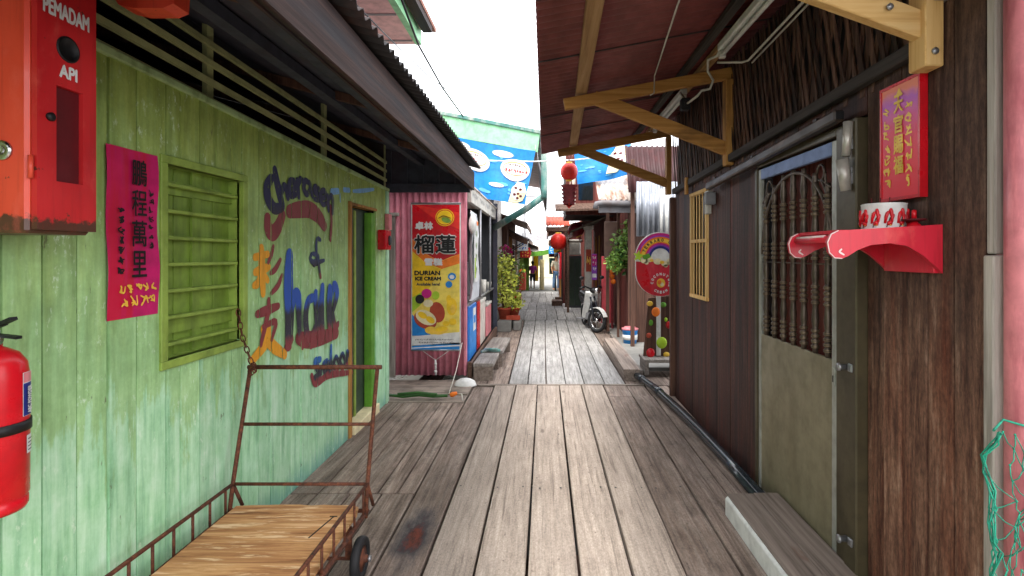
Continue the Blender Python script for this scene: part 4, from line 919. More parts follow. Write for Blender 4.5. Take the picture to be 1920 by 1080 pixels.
# ground level by the house
st = thing('doorstep', 'worn wooden doorstep with a white painted side in front of the metal gate', 'step', (1.2, 2.4, 0))
mb = MB('step_wood'); mb.rand().box(1.05, 1.20, 1.6, 3.08, .085, .118, .004); mb.rand().box(1.203, 1.345, 1.6, 3.085, .085, .120, .004); part('tread', mb, st)
mb = MB('white'); mb.hexa([(1.033, 1.6, .002), (1.049, 1.6, .002), (1.049, 3.06, .002), (1.033, 3.06, .002), (1.033, 1.6, .10), (1.049, 1.6, .114), (1.049, 3.06, .114), (1.033, 3.06, .10)], .004); part('side_board', mb, st)
mb = MB('step_wood'); mb.box(1.05, 1.345, 3.03, 3.06, .002, .084); mb.box(1.05, 1.345, 1.62, 1.65, .002, .084); part('support', mb, st)
mb = MB('hose_dark'); pp = [(1.06, 6.55, .045), (1.12, 6.2, .05), (1.19, 5.75, .05), (1.215, 5.4, .048), (1.25, 4.9, .047), (1.275, 4.3, .047), (1.285, 3.7, .047), (1.285, 3.09, .046)]
mb.tube(pp, .040, 14); mb.tube([(1.187, 5.78, .05), (1.206, 5.55, .049)], .043, 12); mb.tube([(1.10, 6.30, .05), (1.13, 6.14, .05)], .043, 12); solo('drain_hose', mb, 'black plastic pipe lying along the foot of the dark timber house', 'pipe')
dp = thing('drainpipe', 'pink painted drainpipe at the near corner of the timber house', 'pipe', (1.425, 1.60, -.1))
mb = MB('pvc_pink'); mb.tube([(1.428, 1.575, -.1), (1.425, 1.575, 3.0)], .056, 24); part('pipe', mb, dp); mb = MB('offwhite'); mb.lathe([(.058, 0), (.06, .01), (.06, .03), (.058, .04)], (1.426, 1.575, 2.45), 24); part('clip', mb, dp)
# net
mb = MB('net_green'); nodes = {}; NI, NJ = 12, 26
for j in range(NJ):
    for i in range(NI):
        pull = .55 + .45 * abs(math.sin(j * .21 + 1.2))
        nodes[i, j] = Vector((1.272 + (i + (.5 if j % 2 else 0) * (i > 0)) * .036 * pull + random.uniform(-.007, .007) - .003 * j * (i == 0), 1.50 + .025 * math.sin(i * 1.3 + j * .6) + random.uniform(-.014, .014), 1.0 - j * .042 - .012 * math.sin(i * .9) - .004 * i + random.uniform(-.007, .007)))
for j in range(NJ - 1):
    for i in range(NI):
        for i2 in ((i, i - 1) if j % 2 == 0 else (i, i + 1)):
            if 0 <= i2 < NI and random.random() < .95:
                p, q = nodes[i, j], nodes[i2, j + 1]; m_ = (p + q) / 2 + Vector((0, random.uniform(-.008, .008), -.008)); mb.rand().tube([p, m_, q], .0016, 5)
        mb.ball(nodes[i, j], .0034, 6, 4)
for k in range(5): mb.rand().tube([nodes[0, j] + Vector((random.uniform(-.014, .014), random.uniform(-.01, .01), 0)) for j in range(NJ)], .0022, 5)
mb.tube([Vector((1.27, 1.51, 1.0)), Vector((1.34, 1.56, 1.015)), Vector((1.40, 1.52, 1.0)), Vector((1.55, 1.5, .985)), Vector((1.68, 1.5, 1.0))], .0035, 6)
solo('fishing_net', mb, 'torn green fishing net hung at the corner beside the pink drainpipe', 'net')

# ============================================================ pink corrugated kiosk (left, middle distance)
UF, NF = Vector((1, 0, 0)), Vector((0, -1, 0))
def scribble(mb, o, u, v, n, length, h, count, w):     # writing too small to read: a row of short strokes
    o = Vector(o)
    for k in range(count):
        c_ = o + u * (length * (k + .5) / count); a_ = length / count * .36
        for q in range(2): mb.brush([c_ + u * random.uniform(-a_, a_) + v * random.uniform(-h, h) * .5 for _ in range(3)], w, n, .001 + .0006 * q, cap=False)
kiosk = thing('kiosk', 'pink corrugated iron kiosk with an open counter along the boardwalk', 'kiosk', (-1.6, 8, 0))
KY, KX = 6.40, -.972
mb = MB('tin_pink'); mb.corr((-2.4, KY, .045), (1, 0, 0), 1.43, (0, 0, 1), 2.26, (0, -1, 0), .075, .018); part('wall', mb, kiosk)
mb = MB('tin_pink'); mb.box(-.974, -.945, KY - .014, KY + .08, .04, 2.31, .004); part('corner_trim', mb, kiosk)
mb = MB('dark_grey'); mb.box(-2.4, -2.37, KY + .05, 9.9, -.1, 2.6); mb.box(-2.37, -.95, 9.84, 9.88, -.1, 2.5); mb.box(-2.36, -1.0, KY + .05, 9.8, .05, .08); part('back_wall', mb, kiosk)
mb = MB('grey_z'); mb.box(-1.86, -1.785, KY - .07, KY - .025, .03, 1.95, .004); mb.rand().box(-1.90, -1.74, KY - .08, KY - .02, 1.95, 1.99, .004); part('post', mb, kiosk, 'weathered timber post at the left edge of the pink wall')
mb = MB('dark_ply'); mb.box(-.955, -.875, 9.74, 9.82, -.1, 2.42, .004); part('post', mb, kiosk)
mb = MB('tin_rust'); mb.corr((-2.5, KY - .15, 2.36), (0, 1, 0), 3.75, Vector((1, 0, -.02)), 1.62, (0.02, 0, 1), .076, .01); rf = part('roof', mb, kiosk)
mb = MB('offwhite'); mb.box(-.96, -.90, KY + .12, 9.75, 2.13, 2.34, .004); mb.use('grey')
for k in range(4): scribble(mb, (-.90, 6.65 + k * .75, 2.24), UL, VL, NL, .5, .07, 6, .012)
part('fascia', mb, rf)
mb = MB('brown_y'); mb.hexa([(-.925, 6.45, .02), (-.885, 6.45, .02), (-.875, 9.75, .02), (-.915, 9.75, .02), (-.925, 6.45, .17), (-.885, 6.45, .17), (-.875, 9.75, .17), (-.915, 9.75, .17)], .004); mb.box(-.93, -.88, 6.40, 6.449, -.02, .20, .003); part('base_board', mb, kiosk)
mb = MB('steel'); mb.box(-1.45, -.93, 6.5, 9.7, .86, .89, .004); ct = part('counter', mb, kiosk)
mb = MB('dark_grey'); mb.box(-1.40, -1.0, 7.95, 9.7, .09, .858); part('cupboard', mb, ct)
mb = MB('grey')
for z in (1.35, 1.7): mb.box(-2.3, -1.9, 6.6, 9.6, z, z + .03)
mb.use('offwhite'); 
for k in range(14): mb.rand(); mb.box(-2.25, -2.0, 6.7 + k * .2, 6.82 + k * .2, 1.381, 1.381 + random.uniform(.1, .25), .004)
mb.use('dark_red')
for k in range(12): mb.lathe([(.05, 0), (.05, .16), (.02, .2), (.02, .24)], (-2.1, 6.8 + k * .23, 1.731), 8)
part('shelf', mb, kiosk)
mb = MB('grey'); mb.tube([(-.92, 8.9, .89), (-.92, 8.9, 2.13)], .018, 8); mb.use('steel').tube([(-.92, 7.55, .89), (-.92, 7.55, 2.13)], .02, 8); part('mullion', mb, kiosk)
# freezer, crates, cup stack on/under the counter
fz = thing('chest_freezer', 'bright blue upright freezer panel at the near end of the kiosk counter', 'freezer', (-1.15, 6.8, .17))
mb = MB('blue'); mb.box(-1.4, -.93, 6.52, 7.22, .175, .855, .012); fb = part('body', mb, fz)
mb = MB('skyblue'); mb.box(-.931, -.926, 6.56, 7.18, .22, .68, .002); mb.use('white'); mb.box(-.9305, -.924, 6.86, 7.12, .5, .80, .002); mb.use('skyblue'); mb.box(-.925, -.923, 6.90, 7.08, .6, .7); part('panel', mb, fb)
mb = MB('dark_red'); mb.box(-1.4, -.925, 7.235, 7.58, .175, .856, .01); mb.use('bright_red').box(-.926, -.921, 7.26, 7.56, .2, .84); solo('drinks_cooler', mb, 'dark red drinks cooler beside the blue freezer', 'cooler')
wx = thing('storage_box', 'pale pinkish storage box below the counter beyond the red cooler', 'box', (-1.1, 7.9, .17))
mb = MB('tin_rust'); mb.box(-1.38, -.93, 7.60, 8.30, .175, .78, .012); part('body', mb, wx); mb = MB('offwhite'); mb.box(-1.39, -.922, 7.59, 8.31, .781, .83, .006); part('lid', mb, wx)
wx = thing('storage_box', 'second pale storage box at the far end of the kiosk counter', 'box', (-1.1, 8.8, .17))
mb = MB('pvc_pink'); mb.box(-1.38, -.925, 8.50, 9.15, .175, .66, .012); part('body', mb, wx); mb = MB('offwhite'); mb.box(-1.385, -.915, 8.49, 9.16, .661, .70, .006); part('lid', mb, wx)
mb = MB('grey'); mb.box(-1.40, -1.0, 7.75, 8.3, .892, 1.35, .015); mb.use('dark_grey').box(-1.0, -.992, 7.8, 8.25, .95, 1.3); mb.use('steel').box(-1.2, -.98, 7.78, 8.27, 1.352, 1.372, .004); solo('juice_machine', mb, 'grey machine standing on the kiosk counter', 'machine')
mb = MB('offwhite'); 
mb.lathe([(.04, 0), (.05, .20)], (-.98, 8.45, .892), 12)
solo('cup_stack', mb, 'taller stack of white cups on the kiosk counter beyond the grey machine', 'cups'); mb = MB('offwhite'); mb.lathe([(.045, 0), (.055, .12)], (-.99, 9.3, .892), 12); solo('cup_stack', mb, 'short stack of white cups at the far end of the kiosk counter', 'cups')
# hanging plastic sheet
hs = thing('hanging_sheet', 'milky plastic sheet with a green lettered strip hanging by the kiosk counter', 'sheet', (-.91, 6.8, .95))
mb = MB('plastic'); n = 14; rows = []
for k in range(9):
    z = 2.03 - k * .135; rows.append([mb.v((-.905 + .028 * math.sin(j * 1.35 + k * .35) + .012 * math.sin(k * 1.2), 6.46 + .66 * j / n * (.86 + .02 * k), z - .03 * abs(math.sin(j * .7)))) for j in range(n + 1)])
for A, B in zip(rows, rows[1:]):
    for j in range(n): mb.f([A[j], A[j + 1], B[j + 1], B[j]], True)
ps = part('sheet', mb, hs)
mb = MB('white'); mb.box(-.868, -.862, 6.52, 6.86, 1.15, 1.92); mb.use('leaf_green')
for k in range(4): scribble(mb, (-.862, 6.62, 1.76 - k * .15), UL, VL, NL, .15, .10, 3, .014)
mb.use('orange').box(-.8615, -.8595, 6.53, 6.85, 1.86, 1.91); mb.use('lime').box(-.8615, -.8595, 6.54, 6.62, 1.2, 1.45); part('price_strip', mb, hs)
mb = MB('white'); mb.ball((-.88, 6.48, 1.86), (.05, .06, .12), 10, 6); part('knot', mb, hs)

# durian ice cream banner
db = thing('ice_cream_banner', 'tall red and yellow durian ice cream banner on the pink corrugated wall', 'banner', (-1.3, 6.36, .35))
BY = 6.355
def zb_(x, y, k=0): p = P(740 + x / 2.84, 360 + y / 2.84, BY); p.y -= .002 * k; return p
def disc(mb, x, y, rx, ry, k, rot=0, n=22, f=zb_): mb.poly([f(x + rx * math.cos(t) * math.cos(rot) - ry * math.sin(t) * math.sin(rot), y + rx * math.cos(t) * math.sin(rot) + ry * math.sin(t) * math.cos(rot), k) for t in [i * math.tau / n for i in range(n)]])
mb = MB('white'); a_, b_ = zb_(88, 60), zb_(352, 845); mb.box(a_.x, b_.x, BY, BY + .008, b_.z, a_.z); ban = part('sheet', mb, db)
mb = MB()
def pg(mat, pts, k): mb.use(mat).poly([zb_(x, y, k) for x, y in pts])
pg('lemon', [(94, 68), (346, 68), (346, 838), (94, 838)], 1)
pg('bright_red', [(94, 68), (346, 68), (346, 330), (300, 345), (240, 370), (170, 330), (94, 250)], 2)
pg('lantern_red', [(110, 68), (346, 110), (346, 200), (220, 150)], 3)
pg('orange', [(94, 252), (170, 332), (240, 372), (346, 330), (346, 380), (250, 410), (160, 372), (94, 315)], 2.5)
pg('yellow', [(94, 318), (160, 374), (250, 412), (210, 470), (180, 520), (94, 560)], 3)
pg('lime', [(94, 562), (150, 530), (140, 600), (94, 640)], 4)
pg('skyblue', [(94, 650), (150, 720), (200, 765), (94, 765)], 4)
pg('white', [(94, 768), (346, 745), (346, 810), (94, 815)], 5); pg('skyblue', [(94, 818), (346, 800), (346, 838), (94, 838)], 5); pg('white', [(94, 828), (346, 812), (346, 820), (94, 833)], 6)
mb.use('yellow'); disc(mb, 268, 136, 50, 46, 4); mb.use('bright_red'); disc(mb, 268, 136, 46, 42, 4.6); mb.use('yellow'); disc(mb, 268, 136, 42, 38, 5)
mb.use('leaf_green'); disc(mb, 275, 150, 26, 14, 6, .3); mb.use('black'); mb.brush([zb_(235, 140, 7), zb_(262, 128, 7), zb_(300, 140, 7)], .008, NF, .001)
mb.use('terracotta'); disc(mb, 228, 640, 40, 55, 6, -.2); disc(mb, 165, 680, 64, 46, 7, .45); mb.use('cream'); disc(mb, 168, 668, 58, 36, 8, .45); mb.use('yellow'); disc(mb, 150, 655, 26, 16, 9, .5); disc(mb, 192, 680, 26, 16, 9, .6)
mb.use('gold'); disc(mb, 195, 735, 32, 20, 10); disc(mb, 245, 735, 42, 22, 11, -.2); mb.use('yellow'); disc(mb, 250, 728, 32, 12, 12, -.2); disc(mb, 310, 690, 20, 18, 9); disc(mb, 275, 700, 18, 14, 9)
mb.use('yellow'); disc(mb, 305, 610, 28, 46, 6); disc(mb, 290, 570, 14, 22, 7); mb.use('gold'); disc(mb, 312, 622, 14, 24, 7)
mb.use('cream'); disc(mb, 180, 592, 26, 20, 8); mb.use('magenta'); disc(mb, 172, 540, 27, 25, 9); mb.use('black'); disc(mb, 136, 570, 24, 24, 10); mb.use('lime'); disc(mb, 220, 550, 20, 22, 9)
mb.use('skyblue'); disc(mb, 306, 450, 22, 20, 6); disc(mb, 290, 492, 18, 18, 6); mb.use('white'); disc(mb, 306, 452, 13, 11, 7)
def bt(mat, s_, x, y, h, w, k, bold=.004): mb.use(mat).text(s_, zb_(x, y, k), UF, VL, NF, h / 2.84 * BY / 1000, w / 2.84 * BY / 1000, bold=bold)
bt('white', '卓林', 112, 200, 40, 92, 6, .006)
bt('white', '榴蓮', 106, 328, 100, 220, 6, .012); bt('black', '榴蓮', 108, 325, 94, 216, 9, .006)
bt('white', '雪糕', 162, 390, 36, 92, 6, .006)
bt('black', 'DURIAN', 108, 442, 22, 134, 6); bt('black', 'ICE CREAM', 112, 470, 18, 134, 6); bt('dark_grey', 'Available here!', 118, 498, 15, 124, 6, .002)
mb.use('dark_grey'); scribble(mb, zb_(110, 785, 7), UF, VL, NF, .46, .02, 26, .004); scribble(mb, zb_(130, 800, 7), UF, VL, NF, .42, .018, 24, .004)
mb.use('steel'); mb.tube([zb_(86, 60, 2), zb_(354, 60, 2)], .010, 8)
part('print', mb, ban)
mb = MB('steel'); mb.tube([zb_(90, 842, 2), zb_(352, 842, 2)], .012, 8); part('bottom_bar', mb, db)
mb = MB('white'); mb.tube([zb_(150, 845, 3), zb_(218, 895, 3), zb_(290, 845, 3)], .004, 5); mb.tube([zb_(218, 893, 3), zb_(220, 975, 3)], .012, 6); mb.ball(zb_(219, 915, 5), .018, 8, 6); mb.ball(zb_(219, 955, 5), .02, 8, 6); part('cord', mb, db)

# small red box by the saloon corner
rb = thing('hose_reel_box', 'small red box fixed beside the saloon corner post in front of the kiosk', 'box', (-1.56, 5.18, 1.53))
mb = MB('bright_red'); mb.box(-1.594, -1.52, 5.07, 5.27, 1.54, 1.73, .008); hb = part('housing', mb, rb); mb = MB('pvc_pink'); mb.box(-1.594, -1.55, 5.30, 5.40, 1.74, 1.90, .006); part('cover', mb, rb); mb = MB('dark_grey'); mb.ball((-1.515, 5.2, 1.63), (.02, .035, .05), 10, 6); part('knob', mb, hb)

# bits on the floor by the kiosk
wb = MB('white'); wb.lathe([(.13, 0), (.125, .012), (.105, .05), (.06, .075), (0, .08)], Matrix.Translation((-.90, 6.02, .016)) @ Matrix.Diagonal((1, .8, 1, 1)), 20); solo('plastic_basin', wb, 'white upturned plastic basin at the foot of the pink wall', 'basin')
gh = thing('garden_hose', 'dark green garden hose with an orange tap end on the cross planks before the kiosk', 'hose', (-1.2, 5.5, .03))
mb = MB('leaf_dark'); mb.tube([(-1.62, 5.50, .045), (-1.45, 5.44, .045), (-1.3, 5.50, .045), (-1.15, 5.45, .045), (-1.0, 5.47, .046)], .016, 8); mb.tube([(-1.5, 5.42, .075), (-1.3, 5.46, .08), (-1.1, 5.42, .07)], .014, 8); part('tube', mb, gh)
mb = MB('orange'); mb.lathe([(.022, 0), (.026, .03), (.015, .07)], Matrix.Translation((-.97, 5.47, .05)) @ Matrix.Rotation(R(70), 4, 'Y'), 12); part('tap', mb, gh)
mb = MB('offwhite'); mb.tube([(-.9, 5.47, .06), (-.85, 5.44, .07), (-.83, 5.38, .02)], .007, 6); mb.tube([(-.99, 5.5, .06), (-.985, 5.9, .2), (-.98, 6.3, .45)], .005, 6); part('pipe_end', mb, gh)
# grey wooden step blocks beside the walk
def step(name, x0, x1, y0, y1, z, label, mat='grey_y', n=2, skew=0):
    t = thing(name, label, 'step', ((x0 + x1) / 2, (y0 + y1) / 2, -.02)); mb = MB(mat)
    for k in range(n):
        a_, b_ = x0 + (x1 - x0) * k / n + .003, x0 + (x1 - x0) * (k + 1) / n - .003; mb.rand(); dz = random.uniform(-.003, .003)
        mb.hexa([(a_, y0, z - .045), (b_, y0, z - .045), (b_ + skew, y1, z - .045), (a_ + skew, y1, z - .045), (a_, y0, z + dz), (b_, y0, z + dz), (b_ + skew, y1, z + dz), (a_ + skew, y1, z + dz)], .004)
    part('tread', mb, t); mb = MB('step_wood'); mb.box(x0 + .01, x1 - .01, y0 + .01, y0 + .05, -.02, z - .046); mb.box(x0 + .01 + skew, x1 - .01 + skew, y1 - .05, y1 - .01, -.02, z - .046); mb.box(x0 + .01, x0 + .04, y0 + .05, y1 - .05, -.02, z - .046); part('riser', mb, t); return t
step('wooden_step', -.86, -.61, 6.34, 7.02, .20, 'near grey wooden step along the kiosk counter', n=1, skew=.01)
step('wooden_step', -.84, -.56, 7.1, 8.25, .21, 'longer grey wooden step farther along the kiosk counter', n=1, skew=.03)
mb = MB('teal'); mb.tube([(-.84, 7.0, .215), (-.76, 7.06, .225), (-.68, 7.03, .225), (-.6, 7.07, .22)], .02, 8); mb.tube([(-.8, 7.05, .24), (-.7, 6.99, .25), (-.63, 7.04, .24)], .016, 7); solo('rope', mb, 'short dark rope lying across the joint of the two grey steps', 'rope')
step('wooden_step', .93, 1.13, 6.34, 8.7, .13, 'weathered plank ledge along the right edge of the walk', 'step_wood', 1, skew=.03)
rs_ = MB('concrete'); rs_.box(1.22, 2.2, 6.9, 11.4, -.1, .03, .006); rs_.use('grey_y').box(1.17, 1.215, 6.6, 9.6, -.05, .06, .004); struct('pavement', rs_)

# blue ice cream posters hung across the alley
def hung_poster(name, label, corners, ovals, seed):
    t = thing(name, label, 'poster', corners[2]); n, m_ = 10, 6; tl, tr, br, bl = [Vector(c) for c in corners]
    def at(u_, v_, k=0):
        p = tl.lerp(tr, u_).lerp(bl.lerp(br, u_), v_); p.y += .05 * math.sin(u_ * 9 + seed) * v_ + .02 * math.sin(v_ * 6) - .003 * k; p.z -= .02 * math.sin(u_ * math.pi); return p
    mb = MB('skyblue'); g2 = [[mb.v(at(i / n, j / m_)) for i in range(n + 1)] for j in range(m_ + 1)]
    for j in range(m_):
        for i in range(n): mb.rand(); mb.f([g2[j][i], g2[j][i + 1], g2[j + 1][i + 1], g2[j + 1][i]], True)
    s_ = part('sheet', mb, t); mb = MB()
    def el(mat, cx, cy_, rx, ry, k, pts=None):
        mb.use(mat); q = pts or [(cx + rx * math.cos(a_), cy_ + ry * math.sin(a_)) for a_ in [i * math.tau / 20 for i in range(20)]]
        c_ = mb.v(at(cx, cy_, k)); r_ = [mb.v(at(max(.01, min(.99, a_)), max(.01, min(.99, b_)), k)) for a_, b_ in q]
        for i in range(len(r_)): mb.f([c_, r_[i], r_[(i + 1) % len(r_)]])
    rr_ = random.Random(seed + 5)
    for k_ in range(16):
        el('paleblue', rr_.uniform(.08, .92), rr_.uniform(.1, .9), rr_.uniform(.02, .1), rr_.uniform(.01, .035), 3.2 + .05 * k_)
    for (cx, cy_, rx, ry, kind) in ovals:
        if kind == 'logo':
            el('white', cx, cy_, rx, ry, 6); el('gold', cx, cy_ - .12 * ry, rx * .8, ry * .62, 8); el('white', cx, cy_ - .1 * ry, rx * .76, ry * .55, 10)
            o_ = at(cx - rx * .68, cy_ + ry * .05, 12); mb.use('bright_red'); scribble(mb, o_, (tr - tl).normalized(), VL, NF, (tr - tl).length * rx * 1.3, .05, 8, .013)
            o_ = at(cx - rx * .5, cy_ - ry * .45, 12); mb.use('dark_red'); scribble(mb, o_, (tr - tl).normalized(), VL, NF, (tr - tl).length * rx, .03, 8, .008)
        elif kind == 'cone':
            el('cream', cx - .04, cy_ + .02, rx, ry, 5, [(cx - rx, cy_ + ry * 1.1), (cx - rx * .6, cy_ - ry * .2), (cx - .1 * rx, cy_ - ry), (cx + rx * .6, cy_ - ry * .9), (cx + rx, cy_ - .1 * ry), (cx + rx * .7, cy_ + ry * .7), (cx, cy_ + ry * 1.15)])
            el('white', cx, cy_, rx * .7, ry * .7, 7)
            for a_, b_ in ((-.2, -.4), (.3, -.3), (.1, .1), (-.3, .2), (.4, .3), (.05, .5)): el('dark_red', cx + a_ * rx, cy_ + b_ * ry, rx * .16, ry * .11, 9)
        else: el('white', cx, cy_, rx, ry, 4)
    part('print', mb, s_)
    mb = MB('offwhite'); mb.tube([tl + Vector((0, 0, 0)), tl + Vector((0, 0, .1))], .006, 5); mb.tube([tr, tr + Vector((0, 0, .1))], .006, 5); part('tie', mb, t)
    return t
hung_poster('hanging_poster', 'large blue ice cream poster hanging under the mint green roof edge', [P(842, 254, 9.0), P(1004, 283, 9.0), P(984, 383, 9.0), P(884, 366, 9.0)],
            [(.24, .34, .2, .2, 'logo'), (.78, .4, .2, .2, 'logo'), (.84, .8, .15, .2, 'cone'), (.12, .12, .1, .06, 'puff'), (.62, .14, .13, .06, 'puff'), (.5, .72, .12, .04, 'puff')], 0)
hung_poster('hanging_poster', 'smaller blue poster with a white sundae hanging behind the brackets of the maroon canopy', [P(1076, 283, 9.0), P(1184, 263, 9.0), P(1178, 328, 9.0), P(1083, 345, 9.0)],
            [(.76, .42, .2, .36, 'cone')], 2)
mb = MB('white'); mb.tube([P(800, 297, 8.9), P(905, 301, 8.9), P(1000, 303, 8.9), P(1075, 300, 8.85), P(1205, 286, 8.8)], .011, 6); solo('string', mb, 'white cord stretched across the alley through the blue posters', 'cord')

# mint green gable house behind the kiosk
mh = thing('gable_house', 'house with a mint green gable board rising behind the pink kiosk', 'house', (-2, 11, 0))
def gp(px, py, dy=0): p = P(px, py, 9.3); p.y += dy; return p
mb = MB('fascia_mint'); q = [gp(740, 197), gp(1012, 249), gp(1008, 285), gp(740, 236)]; mb.prism(q, (0, .05, 0)); part('fascia', mb, mh)
mb = MB('teal'); q = [gp(738, 191, -.03), gp(1014, 245, -.03), gp(1013, 251, -.03), gp(739, 198, -.03)]; mb.prism(q, (0, 5.2, 0)); part('roof', mb, mh)
mb = MB('soffit_grey'); q = [gp(740, 232, .06), gp(1008, 280, .06), gp(1007, 286, .06), gp(740, 240, .06)]; mb.prism(q, (0, 5.0, 0)); part('soffit', mb, mh)
mb = MB('tin_grey'); mb.corr((-.12, 9.35, 3.15), (0, 1, 0), 4.6, (0.25, 0, -1), .62, (-1, 0, 0), .1, .012); part('side_sheet', mb, mh)
mb = MB('offwhite'); mb.box(-2.8, -1.15, 10.2, 14.2, -.1, 3.2); part('wall', mb, mh)
mb = MB('teal'); mb.tube([(-.04, 9.2, 3.9), (-.02, 9.2, 3.75), (-.015, 9.2, 2.65), (-.02, 9.15, 2.45)], .055, 10); mb.ball((-.03, 9.2, 3.95), .07, 10, 6); mb.tube([(-.02, 9.18, 2.5), (-.30, 9.3, 2.3), (-.92, 9.7, 1.98)], .06, 10); solo('rain_pipe', mb, 'weathered teal rain pipe dropping beside the canopy edge and slanting to the kiosk post', 'pipe')

# pink eaves of the taller house behind the saloon
ph = thing('tall_house', 'taller house behind the saloon showing only its pale pink eaves', 'house', (-4.5, 5, 0))
mb = MB('soffit_pink'); mb.box(-5.0, -1.70, 1.5, 7.0, 4.25, 4.28); sf = part('soffit', mb, ph)
mb = MB('soffit_grey'); 
for y_ in (5.2, 6.1, 6.85): mb.box(-4.9, -1.71, y_, y_ + .03, 4.238, 4.2495)
for x in (-2.6, -3.6): mb.box(x, x + .03, 1.6, 6.9, 4.2375, 4.2495)
part('batten', mb, sf)
mb = MB('fascia_mint'); mb.box(-1.698, -1.62, 1.5, 7.0, 4.24, 4.42); mb.use('fascia').box(-1.58, -1.46, 1.5, 6.9, 4.36, 4.44); part('fascia', mb, ph)
mb = MB('offwhite'); mb.box(-9, -4.9, 1.5, 6.8, -.1, 4.24); part('wall', mb, ph)
mb = MB('tile_roof'); mb.hexa([(-9.2, 1.4, 5.6), (-1.45, 1.4, 4.445), (-1.45, 7.1, 4.445), (-9.2, 7.1, 5.6), (-9.2, 1.4, 5.7), (-1.45, 1.4, 4.5), (-1.45, 7.1, 4.5), (-9.2, 7.1, 5.7)]); part('roof', mb, ph)
mb = MB('black'); mb.tube([P(742, -30, 5.2), P(785, 85, 6.2), P(830, 165, 7.6), P(868, 218, 9.25)], .013, 6); solo('power_cable', mb, 'thick black cable sagging from the pink eaves to the mint gable board', 'cable')
mb = MB('dark_grey'); mb.tube([P(640, -20, 4.6), P(720, 62, 5.6), P(800, 140, 7.2), P(900, 215, 9.25)], .007, 6); solo('power_cable', mb, 'thin grey wire running parallel to the thick black cable', 'cable')

# ============================================================ right side, middle distance
rh = thing('red_house', 'dark red plank house beyond the canopy with a rusted corrugated awning', 'house', (2.2, 9.5, 0))
mb = MB('maroon_z'); xboards(mb, 1.46, -1, edges(8.9, 11.4, .14, (), .01), lambda y: .03, lambda y: 2.35, jit=.004); part('wall', mb, rh)
mb = MB('brown_z'); 
for k in range(6): mb.rand().box(1.38 + k * .14, 1.517 + k * .14, 8.87 + random.uniform(-.004, .004), 8.9, .03, 2.6)
part('front_wall', mb, rh)
mb = MB('tin_dark'); mb.box(1.5, 4, 8.93, 11.4, -.1, 2.6); part('back_wall', mb, rh)
mb = MB('tin_rust'); mb.corr((.86, 8.55, 2.36), (1, 0, 0), .78, Vector((0, 1, .62)), 1.3, (0, -.62, 1), .085, .015); aw = part('awning', mb, rh)
mb = MB('tin_grey'); mb.tube([(.80, 8.5, 2.22), (.82, 8.5, 2.30), (.9, 8.5, 2.315), (1.62, 8.5, 2.30)], .045, 10); mb.box(.86, 1.62, 8.56, 8.6, 2.16, 2.28, .004); part('gutter', mb, aw)
mb = MB('brown_z'); mb.box(1.36, 1.42, 8.45, 8.51, .03, 3.0, .004); mb.rand().box(1.16, 1.22, 10.1, 10.16, .03, 2.6, .004); mb.rand().box(1.27, 1.31, 9.4, 9.44, .03, 2.6, .004); part('post', mb, rh)
mb = MB('maroon_z'); 
for k in range(7): mb.rand().box(.42 + k * .15, .567 + k * .15, 10.9, 10.94, 2.3, 3.55)
mb.use('tin_dark').box(.44, 2.6, 10.945, 13, 2.3, 3.5); mb.use('brown_y').hexa([(.2, 10.3, 2.32), (1.7, 10.3, 2.36), (1.7, 10.9, 2.52), (.2, 10.9, 2.48), (.2, 10.3, 2.36), (1.7, 10.3, 2.40), (1.7, 10.9, 2.56), (.2, 10.9, 2.52)]); up = part('upper_wall', mb, rh)
mb = MB('tin_rust'); mb.box(.55, .62, 10.885, 10.899, 2.5, 3.3); mb.box(.50, .53, 10.885, 10.899, 2.5, 3.3); mb.use('glass').box(.68, .98, 10.888, 10.899, 2.6, 3.1); part('window', mb, up)
mb = MB('tin_red'); mb.corr((1.3, 8.3, 2.45), (1, 0, 0), 1.0, Vector((0, .5, 1)), .9, (0, -1, .5), .085, .014); part('side_roof', mb, rh)
mb = MB('tin_silver'); mb.corr((1.30, 7.6, 1.75), (1, 0, 0), .62, (0, 0, 1), .78, (0, -1, 0), .075, .02); solo('corrugated_sheet', mb, 'silver corrugated sheet standing behind the rainbow ice cream sign', 'sheet')
mb = MB('white'); mb.corr((1.63, 7.58, 1.70), (1, 0, 0), .16, (0, 0, 1), .72, (0, -1, 0), .08, .02); solo('plastic_sheet', mb, 'pale plastic sheeting beside the silver corrugated sheet', 'sheet')
mb = MB('board_brown'); mb.box(1.10, 1.385, 9.9, 9.94, 1.42, 2.1, .006); mb.use('brown_z').box(1.08, 1.4, 9.895, 9.9, 1.40, 1.42); solo('sign_board', mb, 'plain brown board hanging on the wall above the red post', 'board')
mb = MB('faded_red'); mb.box(1.12, 1.30, 10.55, 10.63, .12, 1.45, .005); mb.use('dark_red').box(1.31, 1.345, 10.5, 10.6, .03, 1.45, .004); solo('door_board', mb, 'tall red couplet board standing behind the motorbike', 'board')
mb = MB('orange'); 
for k in range(5): mb.ball((1.285 + .02 * math.sin(k * 2), 10.2, 1.35 - k * .095), (.055, .03, .05), 8, 6)
mb.tube([(1.285, 10.2, 1.35), (1.285, 10.2, 1.6)], .004, 5); solo('paper_ornament', mb, 'orange paper ornament hanging beside the red couplet board', 'ornament')
mb = MB('purple'); mb.box(.99, 1.10, 11.3, 11.33, .95, 1.5); mb.use('magenta').box(.995, 1.095, 11.292, 11.299, 1.25, 1.48); mb.use('white').box(1.0, 1.09, 11.292, 11.299, 1.0, 1.08); mb.use('white')
for k in range(3): scribble(mb, (1.0, 11.29, 1.42 - k * .12), UF, VL, NF, .09, .07, 2, .012)
solo('paper_couplet', mb, 'purple and pink paper couplet strip above the motorbike', 'couplet')
